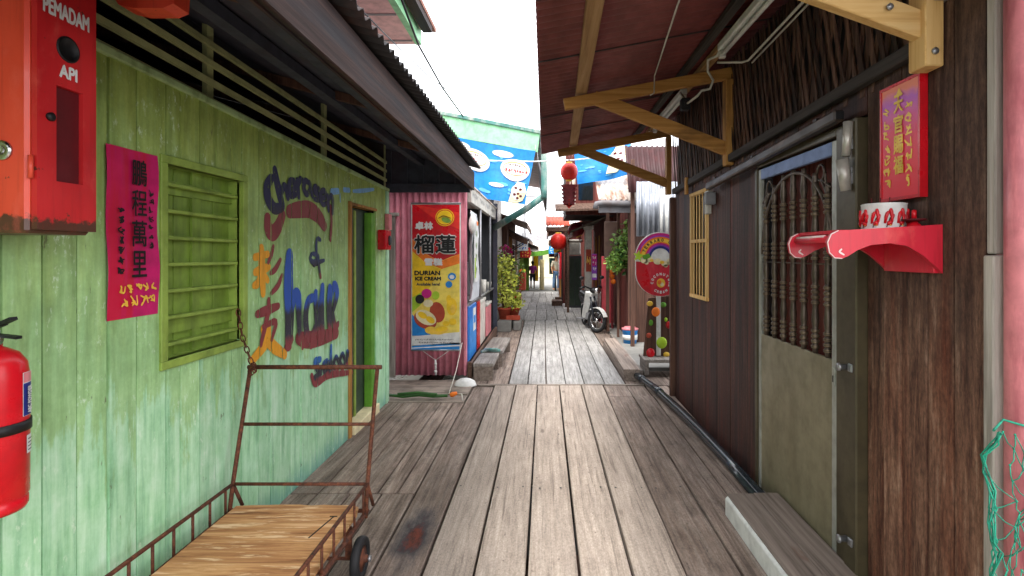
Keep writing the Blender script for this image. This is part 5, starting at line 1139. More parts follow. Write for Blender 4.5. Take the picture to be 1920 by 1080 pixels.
# climbing plant
cp = thing('climbing_plant', 'leafy green plant hanging on the dark red plank wall', 'plant', (1.4, 9.4, 1.2))
mb = MB('leaf_green'); mb.leaves((1.34, 9.3, 1.62), (.17, .25, .36), 300, .075); mb.leaves((1.22, 9.3, 1.36), (.17, .2, .18), 210, .075); mb.leaves((1.46, 9.3, 1.9), (.12, .2, .2), 90, .075); part('foliage', mb, cp)
mb = MB('leaf_dark'); mb.leaves((1.38, 9.35, 1.5), (.14, .2, .34), 130, .09); part('foliage', mb, cp, 'darker leaves low in the plant')
mb = MB('brown_z'); 
for k in range(6): mb.tube([(1.44, 9.35, 1.0 + .05 * k), (1.36 + .03 * k, 9.3, 1.5), (1.22 + .06 * k, 9.28, 1.8)], .007, 5)
part('stem', mb, cp)
bk = thing('paint_bucket', 'pale blue plastic bucket with a pink lid by the dark red plank wall', 'bucket', (1.40, 8.8, .03))
mb = MB('skyblue'); mb.lathe([(.0, 0), (.105, 0), (.125, .20), (.13, .205), (.13, .22)], bk.location, 22); bp = part('pail', mb, bk); mb = MB('white'); mb.lathe([(.112, .06), (.1205, .061), (.126, .14), (.118, .141)], bk.location, 22); part('label', mb, bp); mb = MB('pvc_pink'); mb.lathe([(.135, .221), (.137, .245), (.10, .25), (.09, .27), (0, .275)], bk.location, 22); part('lid', mb, bk)

# rainbow ice cream sign with fruit board and low bench
sg = thing('ice_cream_sign', 'round red ice cream sign with a rainbow and star above a board of painted fruit', 'sign', (1.45, 6.75, .2))
SY = 6.72
def sp_(px, py, k=0): p = P(px, py, SY); p.y -= .002 * k; return p
def z3(x, y, k=0): return sp_(1180 + x / 7.2, 425 + y / 7.2, k)
def ringp(mb, cx, cy_, r0, r1, k, t0=180, t1=360, n=26, f=z3):
    a_ = [mb.v(f(cx + r0 * math.cos(R(t0 + (t1 - t0) * i / n)), cy_ + r0 * math.sin(R(t0 + (t1 - t0) * i / n)), k)) for i in range(n + 1)]; b_ = [mb.v(f(cx + r1 * math.cos(R(t0 + (t1 - t0) * i / n)), cy_ + r1 * math.sin(R(t0 + (t1 - t0) * i / n)), k)) for i in range(n + 1)]
    for i in range(n): mb.f([a_[i], a_[i + 1], b_[i + 1], b_[i]])
cx, cyr = 420, 420
mb = MB('white'); out = [z3(cx + 335 * math.cos(R(a_)), cyr + 350 * math.sin(R(a_))) for a_ in range(180, 361, 8)] + [z3(cx + 335 * math.cos(R(a_)), 620 + 320 * math.sin(R(a_))) for a_ in range(0, 181, 8)]
mb.prism(out, (0, .03, 0)); face = part('board', mb, sg)
mb = MB(); mb.use('magenta'); ringp(mb, cx, cyr, 300, 335, 1); mb.use('purple'); ringp(mb, cx, cyr, 286, 302, 1.5); mb.use('orange'); ringp(mb, cx, cyr, 262, 288, 1); mb.use('gold'); ringp(mb, cx, cyr, 215, 263, 1); mb.use('orange'); ringp(mb, cx, cyr, 200, 216, 1); mb.use('magenta'); ringp(mb, cx, cyr, 180, 201, 1); mb.use('purple'); ringp(mb, cx, cyr, 158, 181, 1); mb.use('navy'); ringp(mb, cx, cyr, 128, 159, 1)
mb.use('black')
for i, chh in enumerate('TERRARO CHEW'):
    if chh == ' ': continue
    t_ = R(203 + i * 12.2); o_ = z3(cx + 222 * math.cos(t_), cyr + 222 * math.sin(t_), 2); u_ = Vector((-math.sin(t_), 0, -math.cos(t_))); mb.text(chh, o_, u_, Vector((math.cos(t_), 0, -math.sin(t_))), NF, .035, .026, bold=.002, center=True)
mb.use('shelf_red'); bowl = [(90, 470), (750, 470)] + [(cx + 330 * math.cos(R(a_)), 620 + 318 * math.sin(R(a_))) for a_ in range(0, 181, 8)]; mb.poly([z3(x, y, 2) for x, y in bowl])
mb.use('bright_red').poly([z3(x, y, 3) for x, y in ((110, 500), (210, 480), (260, 640), (280, 760), (300, 900), (200, 840), (120, 740), (95, 620))])
mb.use('cream'); 
for x, y, r_ in ((200, 460, 48), (270, 440, 52), (380, 470, 55), (480, 500, 50), (560, 470, 60), (660, 470, 60), (230, 490, 28), (490, 530, 26)): disc(mb, x, y, r_, r_ * .75, 4, f=z3); 
mb.use('gold'); disc(mb, 440, 480, 30, 22, 5, f=z3); disc(mb, 300, 455, 26, 18, 5, f=z3); disc(mb, 620, 470, 30, 20, 5, f=z3)
mb.use('vivid_green').poly([z3(x, y, 5) for x, y in ((170, 390), (260, 360), (290, 410), (230, 440), (190, 440))])
star = [(120 + (72 if i % 2 == 0 else 34) * math.sin(i * math.pi / 5 + .15), 395 - (84 if i % 2 == 0 else 38) * math.cos(i * math.pi / 5 + .15)) for i in range(10)]; mb.use('lime').prism([z3(x, y, 8) for x, y in star], (0, .014, 0))
mb.use('gold'); disc(mb, 425, 760, 58, 62, 4, f=z3); mb.use('orange'); disc(mb, 405, 750, 26, 30, 5, f=z3); mb.use('cream'); disc(mb, 440, 780, 24, 26, 5, f=z3)
mb.use('white')
for word, t0, dt in (('COCONUT', 180, 22), ('ICE', 338, 20), ('MAERC', 55, 18)):
    for i, chh in enumerate(word):
        t_ = R(t0 + i * dt); u_ = Vector((-math.sin(t_), 0, -math.cos(t_))); vv = Vector((math.cos(t_), 0, -math.sin(t_)))
        if word == 'MAERC': u_, vv = -u_, -vv
        mb.text(chh, z3(425 + (105 if word != 'MAERC' else 140) * math.cos(t_), 760 + (105 if word != 'MAERC' else 140) * math.sin(t_), 4), u_, vv, NF, .03, .022, bold=.003, center=True)
part('print', mb, face)
mb = MB('white'); mb.box(sp_(1232, 0).x, sp_(1240, 0).x, SY + .03, SY + .06, .21, 1.02, .004); part('pole', mb, sg)
mb = MB('dark_red'); mb.use('brown_z'); q = [sp_(1218, 560), sp_(1262, 555), sp_(1275, 672), sp_(1208, 672)]; mb.prism([p + Vector((0, .065, 0)) for p in q], (0, .03, 0)); fbd = part('fruit_board', mb, sg)
mb = MB()
def fruit(mat, px, py, rx, ry, k=2): mb.use(mat); c_ = sp_(px, py); mb.ball((c_.x, SY + .045 if k < 3 else SY + .01, c_.z), (rx * SY / 1000, .02, ry * SY / 1000), 12, 8)
for fr_ in (('orange', 1230, 585, 8, 9, 3), ('lime', 1241, 643, 10, 11, 3), ('bright_red', 1220, 662, 8, 9, 3), ('vivid_green', 1245, 572, 6, 5), ('vivid_green', 1222, 606, 4, 6), ('gold', 1220, 570, 6, 5), ('gold', 1251, 666, 6, 5), ('bright_red', 1255, 610, 5, 7), ('lime', 1250, 600, 3, 4), ('terracotta', 1218, 630, 5, 5)):
    mb = MB(); fruit(*fr_); part('fruit', mb, fbd)
bh = thing('low_bench', 'low grey bench carrying the rainbow ice cream sign', 'bench', (1.5, 6.75, -.02))
mb = MB('grey_y'); mb.box(1.22, 1.95, 6.55, 6.95, .16, .20, .005); part('top', mb, bh)
for x in (1.23, 1.88): mb = MB('grey_y'); mb.box(x, x + .05, 6.57, 6.93, .0, .159, .004); part('leg', mb, bh)

# ------------------------------------------------------------ motorbike (front wheel steered to its left)
bike = thing('motorbike', 'small white and dark blue motorbike parked on the right edge of the walk', 'motorbike', (.93, 10.6, .0), rz=R(8))
def BM(m=None): return MB(m)
fw = Matrix.Translation((.0, -.42, .225)) @ Matrix.Rotation(R(34), 4, 'Z') @ Matrix.Rotation(R(90), 4, 'Y')
bw = Matrix.Translation((0, .70, .235)) @ Matrix.Rotation(R(90), 4, 'Y')
for mt in (fw, bw):
    mb = MB('rubber'); mb.tube([mt @ Vector((.195 * math.cos(t_), .195 * math.sin(t_), 0)) for t_ in [k * math.tau / 28 for k in range(28)]], .033, 10, loop=True); w_ = part('wheel', mb, bike, local=True)
    mb = MB('chrome'); mb.tube([mt @ Vector((.158 * math.cos(t_), .158 * math.sin(t_), 0)) for t_ in [k * math.tau / 28 for k in range(28)]], .014, 8, loop=True)
    for k in range(5): t_ = k * math.tau / 5; mb.bar(mt @ Vector((.02 * math.cos(t_), .02 * math.sin(t_), 0)), mt @ Vector((.15 * math.cos(t_), .15 * math.sin(t_), 0)), .03, .014)
    mb.lathe([(0, -.045), (.045, -.04), (.045, .04), (0, .045)], mt, 14); part('rim', mb, w_, local=True)
st_ = Matrix.Translation((0, -.42, 0)) @ Matrix.Rotation(R(34), 4, 'Z')
mb = MB('sheen_dark')
for s_ in (-1, 1): mb.tube([st_ @ Vector((s_ * .075, 0, .225)), st_ @ Vector((s_ * .07, .07, .5)), st_ @ Vector((s_ * .05, .12, .68))], .02, 8)
part('fork', mb, bike, local=True)
mb = MB('white'); pts = [st_ @ Vector((0, .235 * math.cos(R(a_)) * -1 + .0, .225 + .25 * math.sin(R(a_)))) for a_ in range(20, 140, 12)]
for p, q in zip(pts, pts[1:]): mb.bar(p, q, .10, .012)
part('mudguard', mb, bike, local=True)
mb = MB('white')
for s_ in (-1, 1): mb.hexa([(s_ * .02, -.24, .74), (s_ * .16, -.14, .74), (s_ * .19, .10, .24), (s_ * .09, .12, .18), (s_ * .02, -.20, .78), (s_ * .15, -.10, .78), (s_ * .17, .14, .25), (s_ * .08, .16, .20)], .01)
mb.hexa([(-.07, -.30, .60), (.07, -.30, .60), (.09, -.12, .55), (-.09, -.12, .55), (-.06, -.27, .78), (.06, -.27, .78), (.07, -.15, .80), (-.07, -.15, .80)], .02); part('leg_shield', mb, bike, local=True)
mb = MB('sheen_dark'); mb.hexa([(-.07, -.15, .38), (.07, -.15, .38), (.08, .75, .48), (-.08, .75, .48), (-.05, -.15, .52), (.05, -.15, .52), (.10, .9, .66), (-.10, .9, .66)], .02); part('body', mb, bike, local=True)
mb = MB('black'); mb.hexa([(-.11, .12, .60), (.11, .12, .60), (.11, .85, .66), (-.11, .85, .66), (-.09, .15, .69), (.09, .15, .69), (.08, .82, .73), (-.08, .82, .73)], .02); part('seat', mb, bike, local=True)
mb = MB('grey'); mb.box(-.11, .11, .02, .38, .18, .38, .03); mb.tube([(.12, .3, .22), (.15, .6, .22), (.15, 1.0, .30)], .04, 10); mb.box(-.28, .28, .1, .14, .20, .225, .005); part('engine', mb, bike, local=True)
mb = MB('black'); hb = [st_ @ Vector(v_) for v_ in ((-.31, .17, .84), (-.2, .12, .88), (-.06, .10, .83), (.06, .10, .83), (.2, .12, .88), (.31, .17, .84))]
mb.tube(hb, .015, 8); mb.tube(hb[:2], .022, 8); mb.tube(hb[-2:], .022, 8)
for s_ in (0, 1):
    a_ = hb[1] if s_ == 0 else hb[4]; m_ = a_ + Vector(((-.06 if s_ == 0 else .06), .03, .16)); mb.tube([a_, m_], .006, 6); mb.ball(m_, (.05, .014, .035), 10, 6)
hbp = part('handlebar', mb, bike, local=True)
mb = MB('black'); c_ = st_ @ Vector((0, .07, .80)); mb.ball(c_, (.085, .07, .06), 14, 8); hd = part('headset', mb, bike, local=True)
mb = MB('chrome'); c_ = st_ @ Vector((0, -.015, .79)); mb.ball(c_, (.065, .03, .06), 14, 8); part('headlight', mb, bike, local=True)

# ============================================================ lanterns
def lantern(px, py, Y, r_, mat, label, squash=.85, tilt=0, tail=True):
    c_ = P(px, py, Y); t = thing('paper_lantern', label, 'lantern', c_, 'paper lanterns along the alley')
    mt = Matrix.Translation(c_) @ Matrix.Rotation(tilt, 4, 'Y') @ Matrix.Diagonal((1, 1, squash, 1)); mb = MB(mat); n = 40
    prof = [(r_ * (math.cos(a_) ** .75 if math.cos(a_) > 0 else 0) * 1.0 + .0 + .02 * r_ * math.cos(k * math.pi), r_ * math.sin(a_)) for k, a_ in enumerate([R(-75 + 150 * i / 16) for i in range(17)])]
    mb.lathe(prof, mt, 20); part('shade', mb, t)
    mb = MB('gold'); mb.lathe([(r_ * .36, r_ * .94), (r_ * .36, r_ * 1.1)], mt, 14); part('collar', mb, t); mb = MB('gold'); mb.lathe([(r_ * .36, -r_ * 1.1), (r_ * .36, -r_ * .94)], mt, 14); part('collar', mb, t)
    mb = MB('dark_red'); mb.tube([mt @ Vector((0, 0, r_ * 1.08)), mt @ Vector((0, 0, r_ * 1.9))], .006, 5)
    if tail:
        for k in range(8): a_ = k * math.tau / 8; mb.tube([mt @ Vector((.02 * math.cos(a_), .02 * math.sin(a_), -r_ * 1.05)), mt @ Vector((.035 * math.cos(a_), .035 * math.sin(a_), -r_ * 2.0))], .007, 4)
    part('tassel', mb, t); return t
lantern(1067, 322, 6.5, .105, 'lantern_red', 'orange red lantern hanging from the far end of the canopy purlin', 1.0, 0, False)
hp = thing('hanging_charm', 'dark red strip of folded paper fans hanging under the orange red lantern', 'ornament', P(1067, 385, 6.5))
mb = MB('lantern_maroon')
for k in range(5): c_ = P(1067, 350 + k * 7.5, 6.5); w_ = .10 - .004 * k; mb.prism([c_ + Vector((-w_, 0, .03)), c_ + Vector((0, 0, -.025)), c_ + Vector((w_, 0, .03)), c_ + Vector((w_, 0, .005)), c_ + Vector((0, 0, -.05)), c_ + Vector((-w_, 0, .005))][::1], (0, .02, 0)); mb.box(c_.x - w_ * .8, c_.x + w_ * .8, 6.505, 6.512, c_.z - .03, c_.z + .03)
part('fan', mb, hp); mb = MB('lantern_red'); c_ = P(1067, 387, 6.5); mb.prism([c_ + Vector((-.05, 0, .03)), c_ + Vector((.05, 0, .03)), c_ + Vector((0, 0, -.03))], (0, .015, 0)); mb.tube([c_, P(1067, 342, 6.52)], .004, 5); part('tail', mb, hp)
lantern(1047, 453, 13, .20, 'lantern_red', 'bright red lantern hanging low over the walk', 1.0, 0)
lantern(1080, 431, 12.5, .20, 'lantern_maroon', 'dark maroon lantern tilted under the thatched eaves', .8, R(-25))

# ============================================================ houses further down the alley
def alley_house(label, side, x, y0, y1, h, wallmat, roofmat, axis_over=.5, pitch=.35, doors=(), wins=(), deep=4, zb=0.0, roofz=None, name='shophouse'):
    s_ = side; t = thing(name, label, 'house', (s_ * (abs(x) + deep / 2), (y0 + y1) / 2, zb)); mb = MB(wallmat)
    e_ = edges(y0, y1, .16); ops = [(a_, b_, zb + .0, zb + c_) for a_, b_, c_ in doors] + [(a_, b_, zb + c_, zb + d_) for a_, b_, c_, d_ in wins]
    for o_ in ops: e_ = sorted(set(e_ + [o_[0], o_[1]]))
    xboards(mb, x, -s_, e_, lambda y: zb - .1, lambda y: zb + h, ops, jit=.003); 
    n = 8
    for k in range(n): mb.rand(); xa = x + s_ * deep * k / n; xb = x + s_ * (deep * (k + 1) / n - .004); mb.box(min(xa, xb), max(xa, xb), y0 - .03, y0 - .002, zb - .1, zb + h)
    part('wall', mb, t); mb = MB('tin_dark'); xa, xb = x + s_ * .06, x + s_ * deep; mb.box(min(xa, xb), max(xa, xb), y0 + .02, y1, zb - .2, zb + h - .02); part('back_wall', mb, t)
    ex_ = x - s_ * axis_over; ze = (zb + h - axis_over * pitch) if roofz is None else roofz; mb = MB(roofmat)
    mb.corr((ex_, y0 - .35, ze), (0, 1, 0), y1 - y0 + .5, Vector((s_, 0, pitch)), (deep + axis_over) * 1.02, (-s_ * pitch, 0, 1), .1, .015); rf = part('roof', mb, t)
    mb = MB('brown_y'); mb.box(min(ex_, ex_ + s_ * .025), max(ex_, ex_ + s_ * .025), y0 - .35, y1 + .1, ze - .13, ze - .02); part('fascia', mb, rf)
    for (a_, b_, c_) in doors:
        mb = MB('maroon_z'); mb.box(x + s_ * .03 - .01, x + s_ * .03 + .01, a_ + .02, b_ - .02, zb, zb + c_ - .02); d_ = part('door', mb, t); mb = MB('tan_z')
        for q0 in (a_ - .05, b_): mb.box(x - s_ * .01 - .02, x - s_ * .01 + .02, q0, q0 + .05, zb, zb + c_ + .04)
        part('door_frame', mb, d_)
    for (a_, b_, c_, d2) in wins:
        mb = MB('glass'); mb.box(x + s_ * .03 - .005, x + s_ * .03 + .005, a_, b_, zb + c_, zb + d2); w_ = part('window', mb, t); mb = MB('offwhite')
        for k in range(6): z_ = zb + c_ + (d2 - c_) * k / 5; mb.box(x - .012, x + .012, a_ - .02, b_ + .02, z_ - .012, z_ + .012)
        part('frame', mb, w_)
    return t
alley_house('dark plank house on the left behind the yellow green plants', -1, -1.02, 14.3, 18.4, 2.5, 'brown_z', 'tin_rust', .55, .35, [(15.2, 16.0, 1.95)], [(16.6, 17.6, .9, 1.8)])
alley_house('pale weathered house on the left beyond the dark plank house', -1, -1.15, 18.8, 24, 2.3, 'grey_z', 'tin_grey', .6, .4, [(20, 21, 1.9)], [], zb=-.05)
alley_house('far green fronted house on the left at the end of the walk', -1, -1.0, 24.5, 33, 2.5, 'green_shutter', 'tin_rust', .7, .4, [(27, 28, 1.9)], [], zb=-.4)
alley_house('low house on the right with a grey thatched eave', 1, 1.32, 11.7, 14.6, 2.3, 'maroon_z', 'thatch', .75, .42, [(12.9, 13.7, 1.9)], [])
alley_house('red brown house on the right whose front steps out to the walk', 1, .52, 16.2, 20.4, 2.3, 'maroon_z', 'tile_roof', .45, .3, [(17.3, 18.1, 1.9)], [(18.8, 19.8, .9, 1.7)])
alley_house('far cream house on the right at the end of the walk', 1, .75, 22.5, 33, 2.6, 'grey_z', 'tin_rust', .6, .4, [(24, 25, 1.9)], [], zb=-.3)
eh = thing('end_house', 'pale house closing the view at the far end of the walk', 'house', (0, 46, -.5)); mb = MB('cream'); mb.box(-7, 6, 46, 50, -.6, 2.7); part('wall', mb, eh); mb = MB('tin_grey'); mb.hexa([(-7.3, 45.0, 2.4), (6.3, 45.0, 2.4), (6.3, 48, 3.3), (-7.3, 48, 3.3), (-7.3, 45.0, 2.5), (6.3, 45.0, 2.5), (6.3, 48, 3.4), (-7.3, 48, 3.4)]); part('roof', mb, eh)
mb = MB('dark_grey')
for k in range(5): mb.box(-5.5 + k * 2.2, -4.6 + k * 2.2, 45.95, 46.02, .5, 1.9)
part('window', mb, eh)
# orange roof end, stone pillar, meter cabinet and water tank on the right
mb = MB('terracotta'); mb.corr((.02, 13.6, 2.22), (1, 0, 0), .62, Vector((0, 1, .22)), 1.6, (0, -.22, 1), .1, .015); mb.use('brown_y').box(.02, .62, 13.62, 13.66, 2.08, 2.19); mb.box(.56, .62, 13.66, 13.72, -.02, 2.1); mb.box(.56, .62, 15.0, 15.06, -.02, 2.3); mb.box(.04, .08, 15.0, 15.04, 2.1, 2.45); solo('porch_roof', mb, 'small orange tiled porch roof on posts above the bright red lantern', 'porch')
pi = thing('stone_pillar', 'pale peeling pillar with a red paper strip beside the motorbike', 'pillar', (.98, 12.1, 0)); mb = MB('offwhite'); mb.box(.90, 1.06, 12.0, 12.2, -.02, 2.05, .01); mb.box(.87, 1.09, 11.97, 12.23, 2.05, 2.13, .01); pi2 = part('shaft', mb, pi); mb = MB('terracotta'); mb.box(.92, 1.04, 11.99, 11.998, 1.1, 1.6); mb.use('gold'); scribble(mb, (.93, 11.989, 1.35), UF, VL, NF, .1, .2, 3, .016); part('paper', mb, pi2)
mc = thing('meter_cabinet', 'dark green metal cabinet with a pale tank above it on the right of the walk', 'cabinet', (.84, 15.0, 0)); mb = MB('dark_grey'); mb.box(.64, 1.02, 14.9, 15.4, -.01, 1.45, .01); cb = part('body', mb, mc); mb = MB('door_dark'); mb.box(.66, .82, 14.885, 14.899, .06, 1.38, .004); mb.box(.84, 1.0, 14.885, 14.899, .06, 1.38, .004); part('door', mb, cb); mb = MB('offwhite'); mb.box(.64, 1.0, 14.92, 15.3, 1.46, 1.84, .03); mb.box(.60, 1.04, 14.9, 15.34, 1.85, 1.9, .01); part('tank', mb, mc)
mb = MB('bright_red'); mb.box(.40, .50, 16.0, 16.05, .75, 1.55, .004); mb.use('white').box(.405, .425, 15.99, 15.999, .85, 1.5); mb.use('black').box(.49, .53, 16.0, 16.1, -.02, 2.2); solo('red_signboard', mb, 'narrow red signboard on the corner post of the red brown house', 'sign')
mb = MB('brown_y'); mb.box(.2, .5, 15.4, 16.0, -.01, .14, .01); mb.box(.3, .52, 16.02, 16.15, .0, .2, .01); solo('timber_step', mb, 'low timber step before the red brown house', 'step')
# green awning and market stall at the far end
ga = thing('green_awning', 'green edged white canvas awning across the far end of the walk', 'awning', (-.4, 25, -.35))
mb = MB('offwhite'); n = 12; rows = []
for j in range(4): rows.append([mb.v((-1.25 + 1.75 * i / n, 24.2 + .5 * j, 1.70 - .14 * math.sin(i / n * math.pi) + .12 * i / n + .16 * j + .02 * math.sin(i * 2))) for i in range(n + 1)])
for A, B in zip(rows, rows[1:]):
    for i in range(n): mb.f([A[i], A[i + 1], B[i + 1], B[i]], True)
ac = part('canvas', mb, ga); mb = MB('vivid_green')
for i in range(n): mb.f([mb.v(rows_) for rows_ in [(-1.25 + 1.75 * i / n, 24.19, 1.69 - .14 * math.sin(i / n * math.pi) + .12 * i / n), (-1.25 + 1.75 * (i + 1) / n, 24.19, 1.69 - .14 * math.sin((i + 1) / n * math.pi) + .12 * (i + 1) / n), (-1.25 + 1.75 * (i + 1) / n, 24.19, 1.48 - .14 * math.sin((i + 1) / n * math.pi) + .12 * (i + 1) / n), (-1.25 + 1.75 * i / n, 24.19, 1.48 - .14 * math.sin(i / n * math.pi) + .12 * i / n)]])
part('valance', mb, ac); mb = MB('dark_grey')
for x in (-1.22, .48): mb.tube([(x, 24.2, -.4), (x, 24.2, 1.75)], .03, 8); mb.tube([(x, 25.7, -.5), (x, 25.7, 2.3)], .03, 8)
part('pole', mb, ga)
for (mat, x0, x1, y_, z0, z1, nm, lab, cat) in (('leaf_green', -1.05, -.75, 25.2, -.3, 1.35, 'cloth_curtain', 'olive green curtain hanging under the far awning', 'curtain'), ('yellow', -.6, -.35, 27.5, .1, 1.4, 'cloth_curtain', 'yellow cloth hanging at the far stall', 'curtain'), ('teal', .2, .5, 26.2, .5, 1.3, 'shop_board', 'teal board at the far stall', 'board'), ('lantern_maroon', .18, .46, 26.0, 1.35, 1.6, 'shop_board', 'dark red board above the teal one', 'board'), ('cream', -.3, -.05, 29, -.45, 1.2, 'shop_board', 'cream coloured panel behind the person in purple', 'board')):
    mb = MB(mat); n = 8; A = [mb.v((x0 + (x1 - x0) * i / n, y_ + .03 * math.sin(i * 2.2), z1)) for i in range(n + 1)]; B = [mb.v(v_.co + Vector((0, .01, z0 - z1))) for v_ in A]
    A2 = [mb.v(v_.co + Vector((0, .025, 0))) for v_ in A]; B2 = [mb.v(v_.co + Vector((0, .025, 0))) for v_ in B]
    for i in range(n): mb.f([A[i], A[i + 1], B[i + 1], B[i]]); mb.f([A2[i], B2[i], B2[i + 1], A2[i + 1]]); mb.f([B[i], B[i + 1], B2[i + 1], B2[i]])
    solo(nm, mb, lab, cat)

# ============================================================ plants by the kiosk's far post
def pot_plant(x, y_, z, h, w, n, label, mat='leaf_yellow', potr=.13, group='potted plants along the left edge of the walk'):
    t = thing('potted_plant', label, 'plant', (x, y_, z), group); mb = MB('terracotta'); mb.lathe([(0, 0), (potr * .7, 0), (potr, potr * 1.5), (potr * 1.1, potr * 1.5), (potr * 1.1, potr * 1.8), (potr * .9, potr * 1.8), (potr * .85, potr * 1.4), (0, potr * 1.4)], (x, y_, z), 18); part('pot', mb, t)
    mb = MB('brown_z')
    for k in range(5): a_ = random.random() * 6.3; mb.tube([(x, y_, z + potr), (x + .3 * w * math.cos(a_), y_ + .3 * w * math.sin(a_), z + h * .5), (x + .7 * w * math.cos(a_), y_ + .7 * w * math.sin(a_), z + h * .85)], [.01, .008, .004], 5)
    part('stem', mb, t); mb = MB(mat); mb.leaves((x, y_, z + potr + h * .55), (w, w, h * .5), int(n * 1.9), .085); part('foliage', mb, t); return t
blk = MB('concrete'); blk.rand().box(-.93, -.66, 10.3, 11.2, -.01, .19, .012); solo('concrete_planter', blk, 'pale concrete block under the potted plants', 'block'); blk = MB('concrete'); blk.rand().box(-.63, -.48, 10.5, 11.1, -.01, .17, .012); solo('concrete_planter', blk, 'smaller concrete block at the walk edge beside the potted plants', 'block')
pot_plant(-.82, 10.7, .19, 1.15, .26, 330, 'tall yellow green potted plant beyond the kiosk post')
pot_plant(-.64, 10.9, .19, .42, .20, 150, 'low yellow green potted plant at the edge of the walk', potr=.12)
pot_plant(-.92, 12.4, .0, 1.5, .26, 190, 'taller dark green potted plant behind the yellow green ones', 'leaf_green')
tr_ = MB('terracotta'); tr_.box(-.78, -.5, 10.6, 10.72, .18, .27, .01); solo('flower_trough', tr_, 'red clay trough standing before the low potted plant', 'trough')
mb = MB('magenta'); mb.leaves((-.98, 13.2, 1.55), (.14, .2, .18), 90, .1); mb.use('leaf_dark').leaves((-1.0, 13.3, 1.35), (.16, .2, .25), 80, .1); mb.use('brown_z').tube([(-1.0, 13.3, 0), (-.99, 13.25, 1.4)], .012, 5); solo('flowering_shrub', mb, 'shrub with magenta flowers before the dark plank house', 'shrub')

# ============================================================ people far down the walk
def skin(name, verts, edges_, radii, mat, parent, sub=2):
    me = bpy.data.meshes.new(name); me.from_pydata([tuple(v_) for v_ in verts], edges_, []); o = bpy.data.objects.new(name, me); C.objects.link(o); o.parent = parent
    m_ = o.modifiers.new('skin', 'SKIN'); sv = me.skin_vertices[0].data
    for i, r_ in enumerate(radii): sv[i].radius = r_ if isinstance(r_, tuple) else (r_, r_)
    sv[0].use_root = True; m_.use_smooth_shade = True; s_ = o.modifiers.new('sub', 'SUBSURF'); s_.levels = sub; s_.render_levels = sub; me.materials.append(M[mat]); return o
def person(label, x, y_, z, H, rz, top, bottom, shorts):
    t = thing('person', label, 'person', (x, y_, z), rz=rz); k = H / 1.7
    J = [(0, 0, .92), (0, -.01, 1.12), (0, 0, 1.34), (0, .0, 1.45), (0, -.01, 1.53), (0, -.015, 1.64), (.17, .0, 1.38), (.23, .03, 1.12), (.22, -.08, .90), (.215, -.12, .82), (-.17, 0, 1.38), (-.24, .02, 1.12), (-.23, -.07, .90), (-.225, -.11, .82), (.09, 0, .86), (.10, -.05, .48), (.10, .03, .09), (.105, -.11, .04), (-.09, 0, .86), (-.10, .05, .48), (-.10, .14, .10), (-.105, .02, .04), (0, -.115, 1.605)]
    E = [(0, 1), (1, 2), (2, 3), (3, 4), (4, 5), (2, 6), (6, 7), (7, 8), (8, 9), (2, 10), (10, 11), (11, 12), (12, 13), (0, 14), (14, 15), (15, 16), (16, 17), (0, 18), (18, 19), (19, 20), (20, 21), (5, 22)]
    rr = [.13, .125, .13, .055, .06, .098, .055, .042, .033, .03, .055, .042, .033, .03, .085, .055, .04, .035, .085, .055, .04, .035, .02]
    J = [tuple(c_ * k for c_ in p) for p in J]; rr = [r_ * k for r_ in rr]
    body = skin('body', J, E, rr, 'skin', t)
    i1 = [0, 1, 2, 6, 7, 10, 11]; mp = {v_: i for i, v_ in enumerate(i1)}; e1 = [(mp[a_], mp[b_]) for a_, b_ in E if a_ in mp and b_ in mp]; skin('shirt', [J[i] for i in i1], e1, [.155 * k, .15 * k, .148 * k, .075 * k, .065 * k, .075 * k, .065 * k], top, t)
    i2 = [0, 14, 15, 18, 19] + ([] if shorts else [16, 20]); mp = {v_: i for i, v_ in enumerate(i2)}; e2 = [(mp[a_], mp[b_]) for a_, b_ in E if a_ in mp and b_ in mp]; skin('trousers', [J[i] for i in i2], e2, [.145 * k, .105 * k, .078 * k, .105 * k, .078 * k] + ([] if shorts else [.06 * k, .06 * k]), bottom, t)
    mb = MB('hair'); mb.ball((0, .012 * k, 1.655 * k), (.105 * k, .112 * k, .10 * k), 14, 8); mb.ball((0, .06 * k, 1.58 * k), (.08 * k, .06 * k, .10 * k), 10, 6); part('hair', mb, t, local=True)
    mb = MB('hair')
    for s_ in (-1, 1): mb.ball((s_ * .035 * k, -.098 * k, 1.635 * k), (.012 * k, .008 * k, .008 * k), 8, 5)
    part('eye', mb, t, local=True); return t
person('person in a purple top and dark shorts walking far down the boardwalk', -.62, 26.5, -.245, 1.36, R(180), 'shirt_purple', 'shorts_navy', True)
person('person in a cream shirt and pale blue jeans at the right edge of the walk', .50, 23.6, -.12, 1.56, R(20), 'shirt_cream', 'jeans', False)
# distant poles and roofs against the sky
for x, y_, h in ((-1.3, 34, 5.6), (1.6, 40, 5)):
    t = thing('utility_pole', 'thin grey utility pole beyond the left roofs' if x < 0 else 'far grey utility pole at the end of the alley', 'pole', (x, y_, -.5)); mb = MB('grey'); mb.tube([(x, y_, -.5), (x, y_, h)], .09, 8); part('pole', mb, t); mb = MB('grey'); mb.box(x - .7, x + .7, y_ - .04, y_ + .04, h - .5, h - .4); part('cross_arm', mb, t)
mb = MB('dark_grey')
for dz in (0, .5): mb.tube([(-1.3 - 5, 33, 5.2 - dz), (-1.3, 34, 5.1 - dz), (.2, 37, 4.6 - dz), (1.6, 40, 4.6 - dz)], .015, 5)
solo('power_cable', mb, 'pair of wires between the two far utility poles', 'cable')
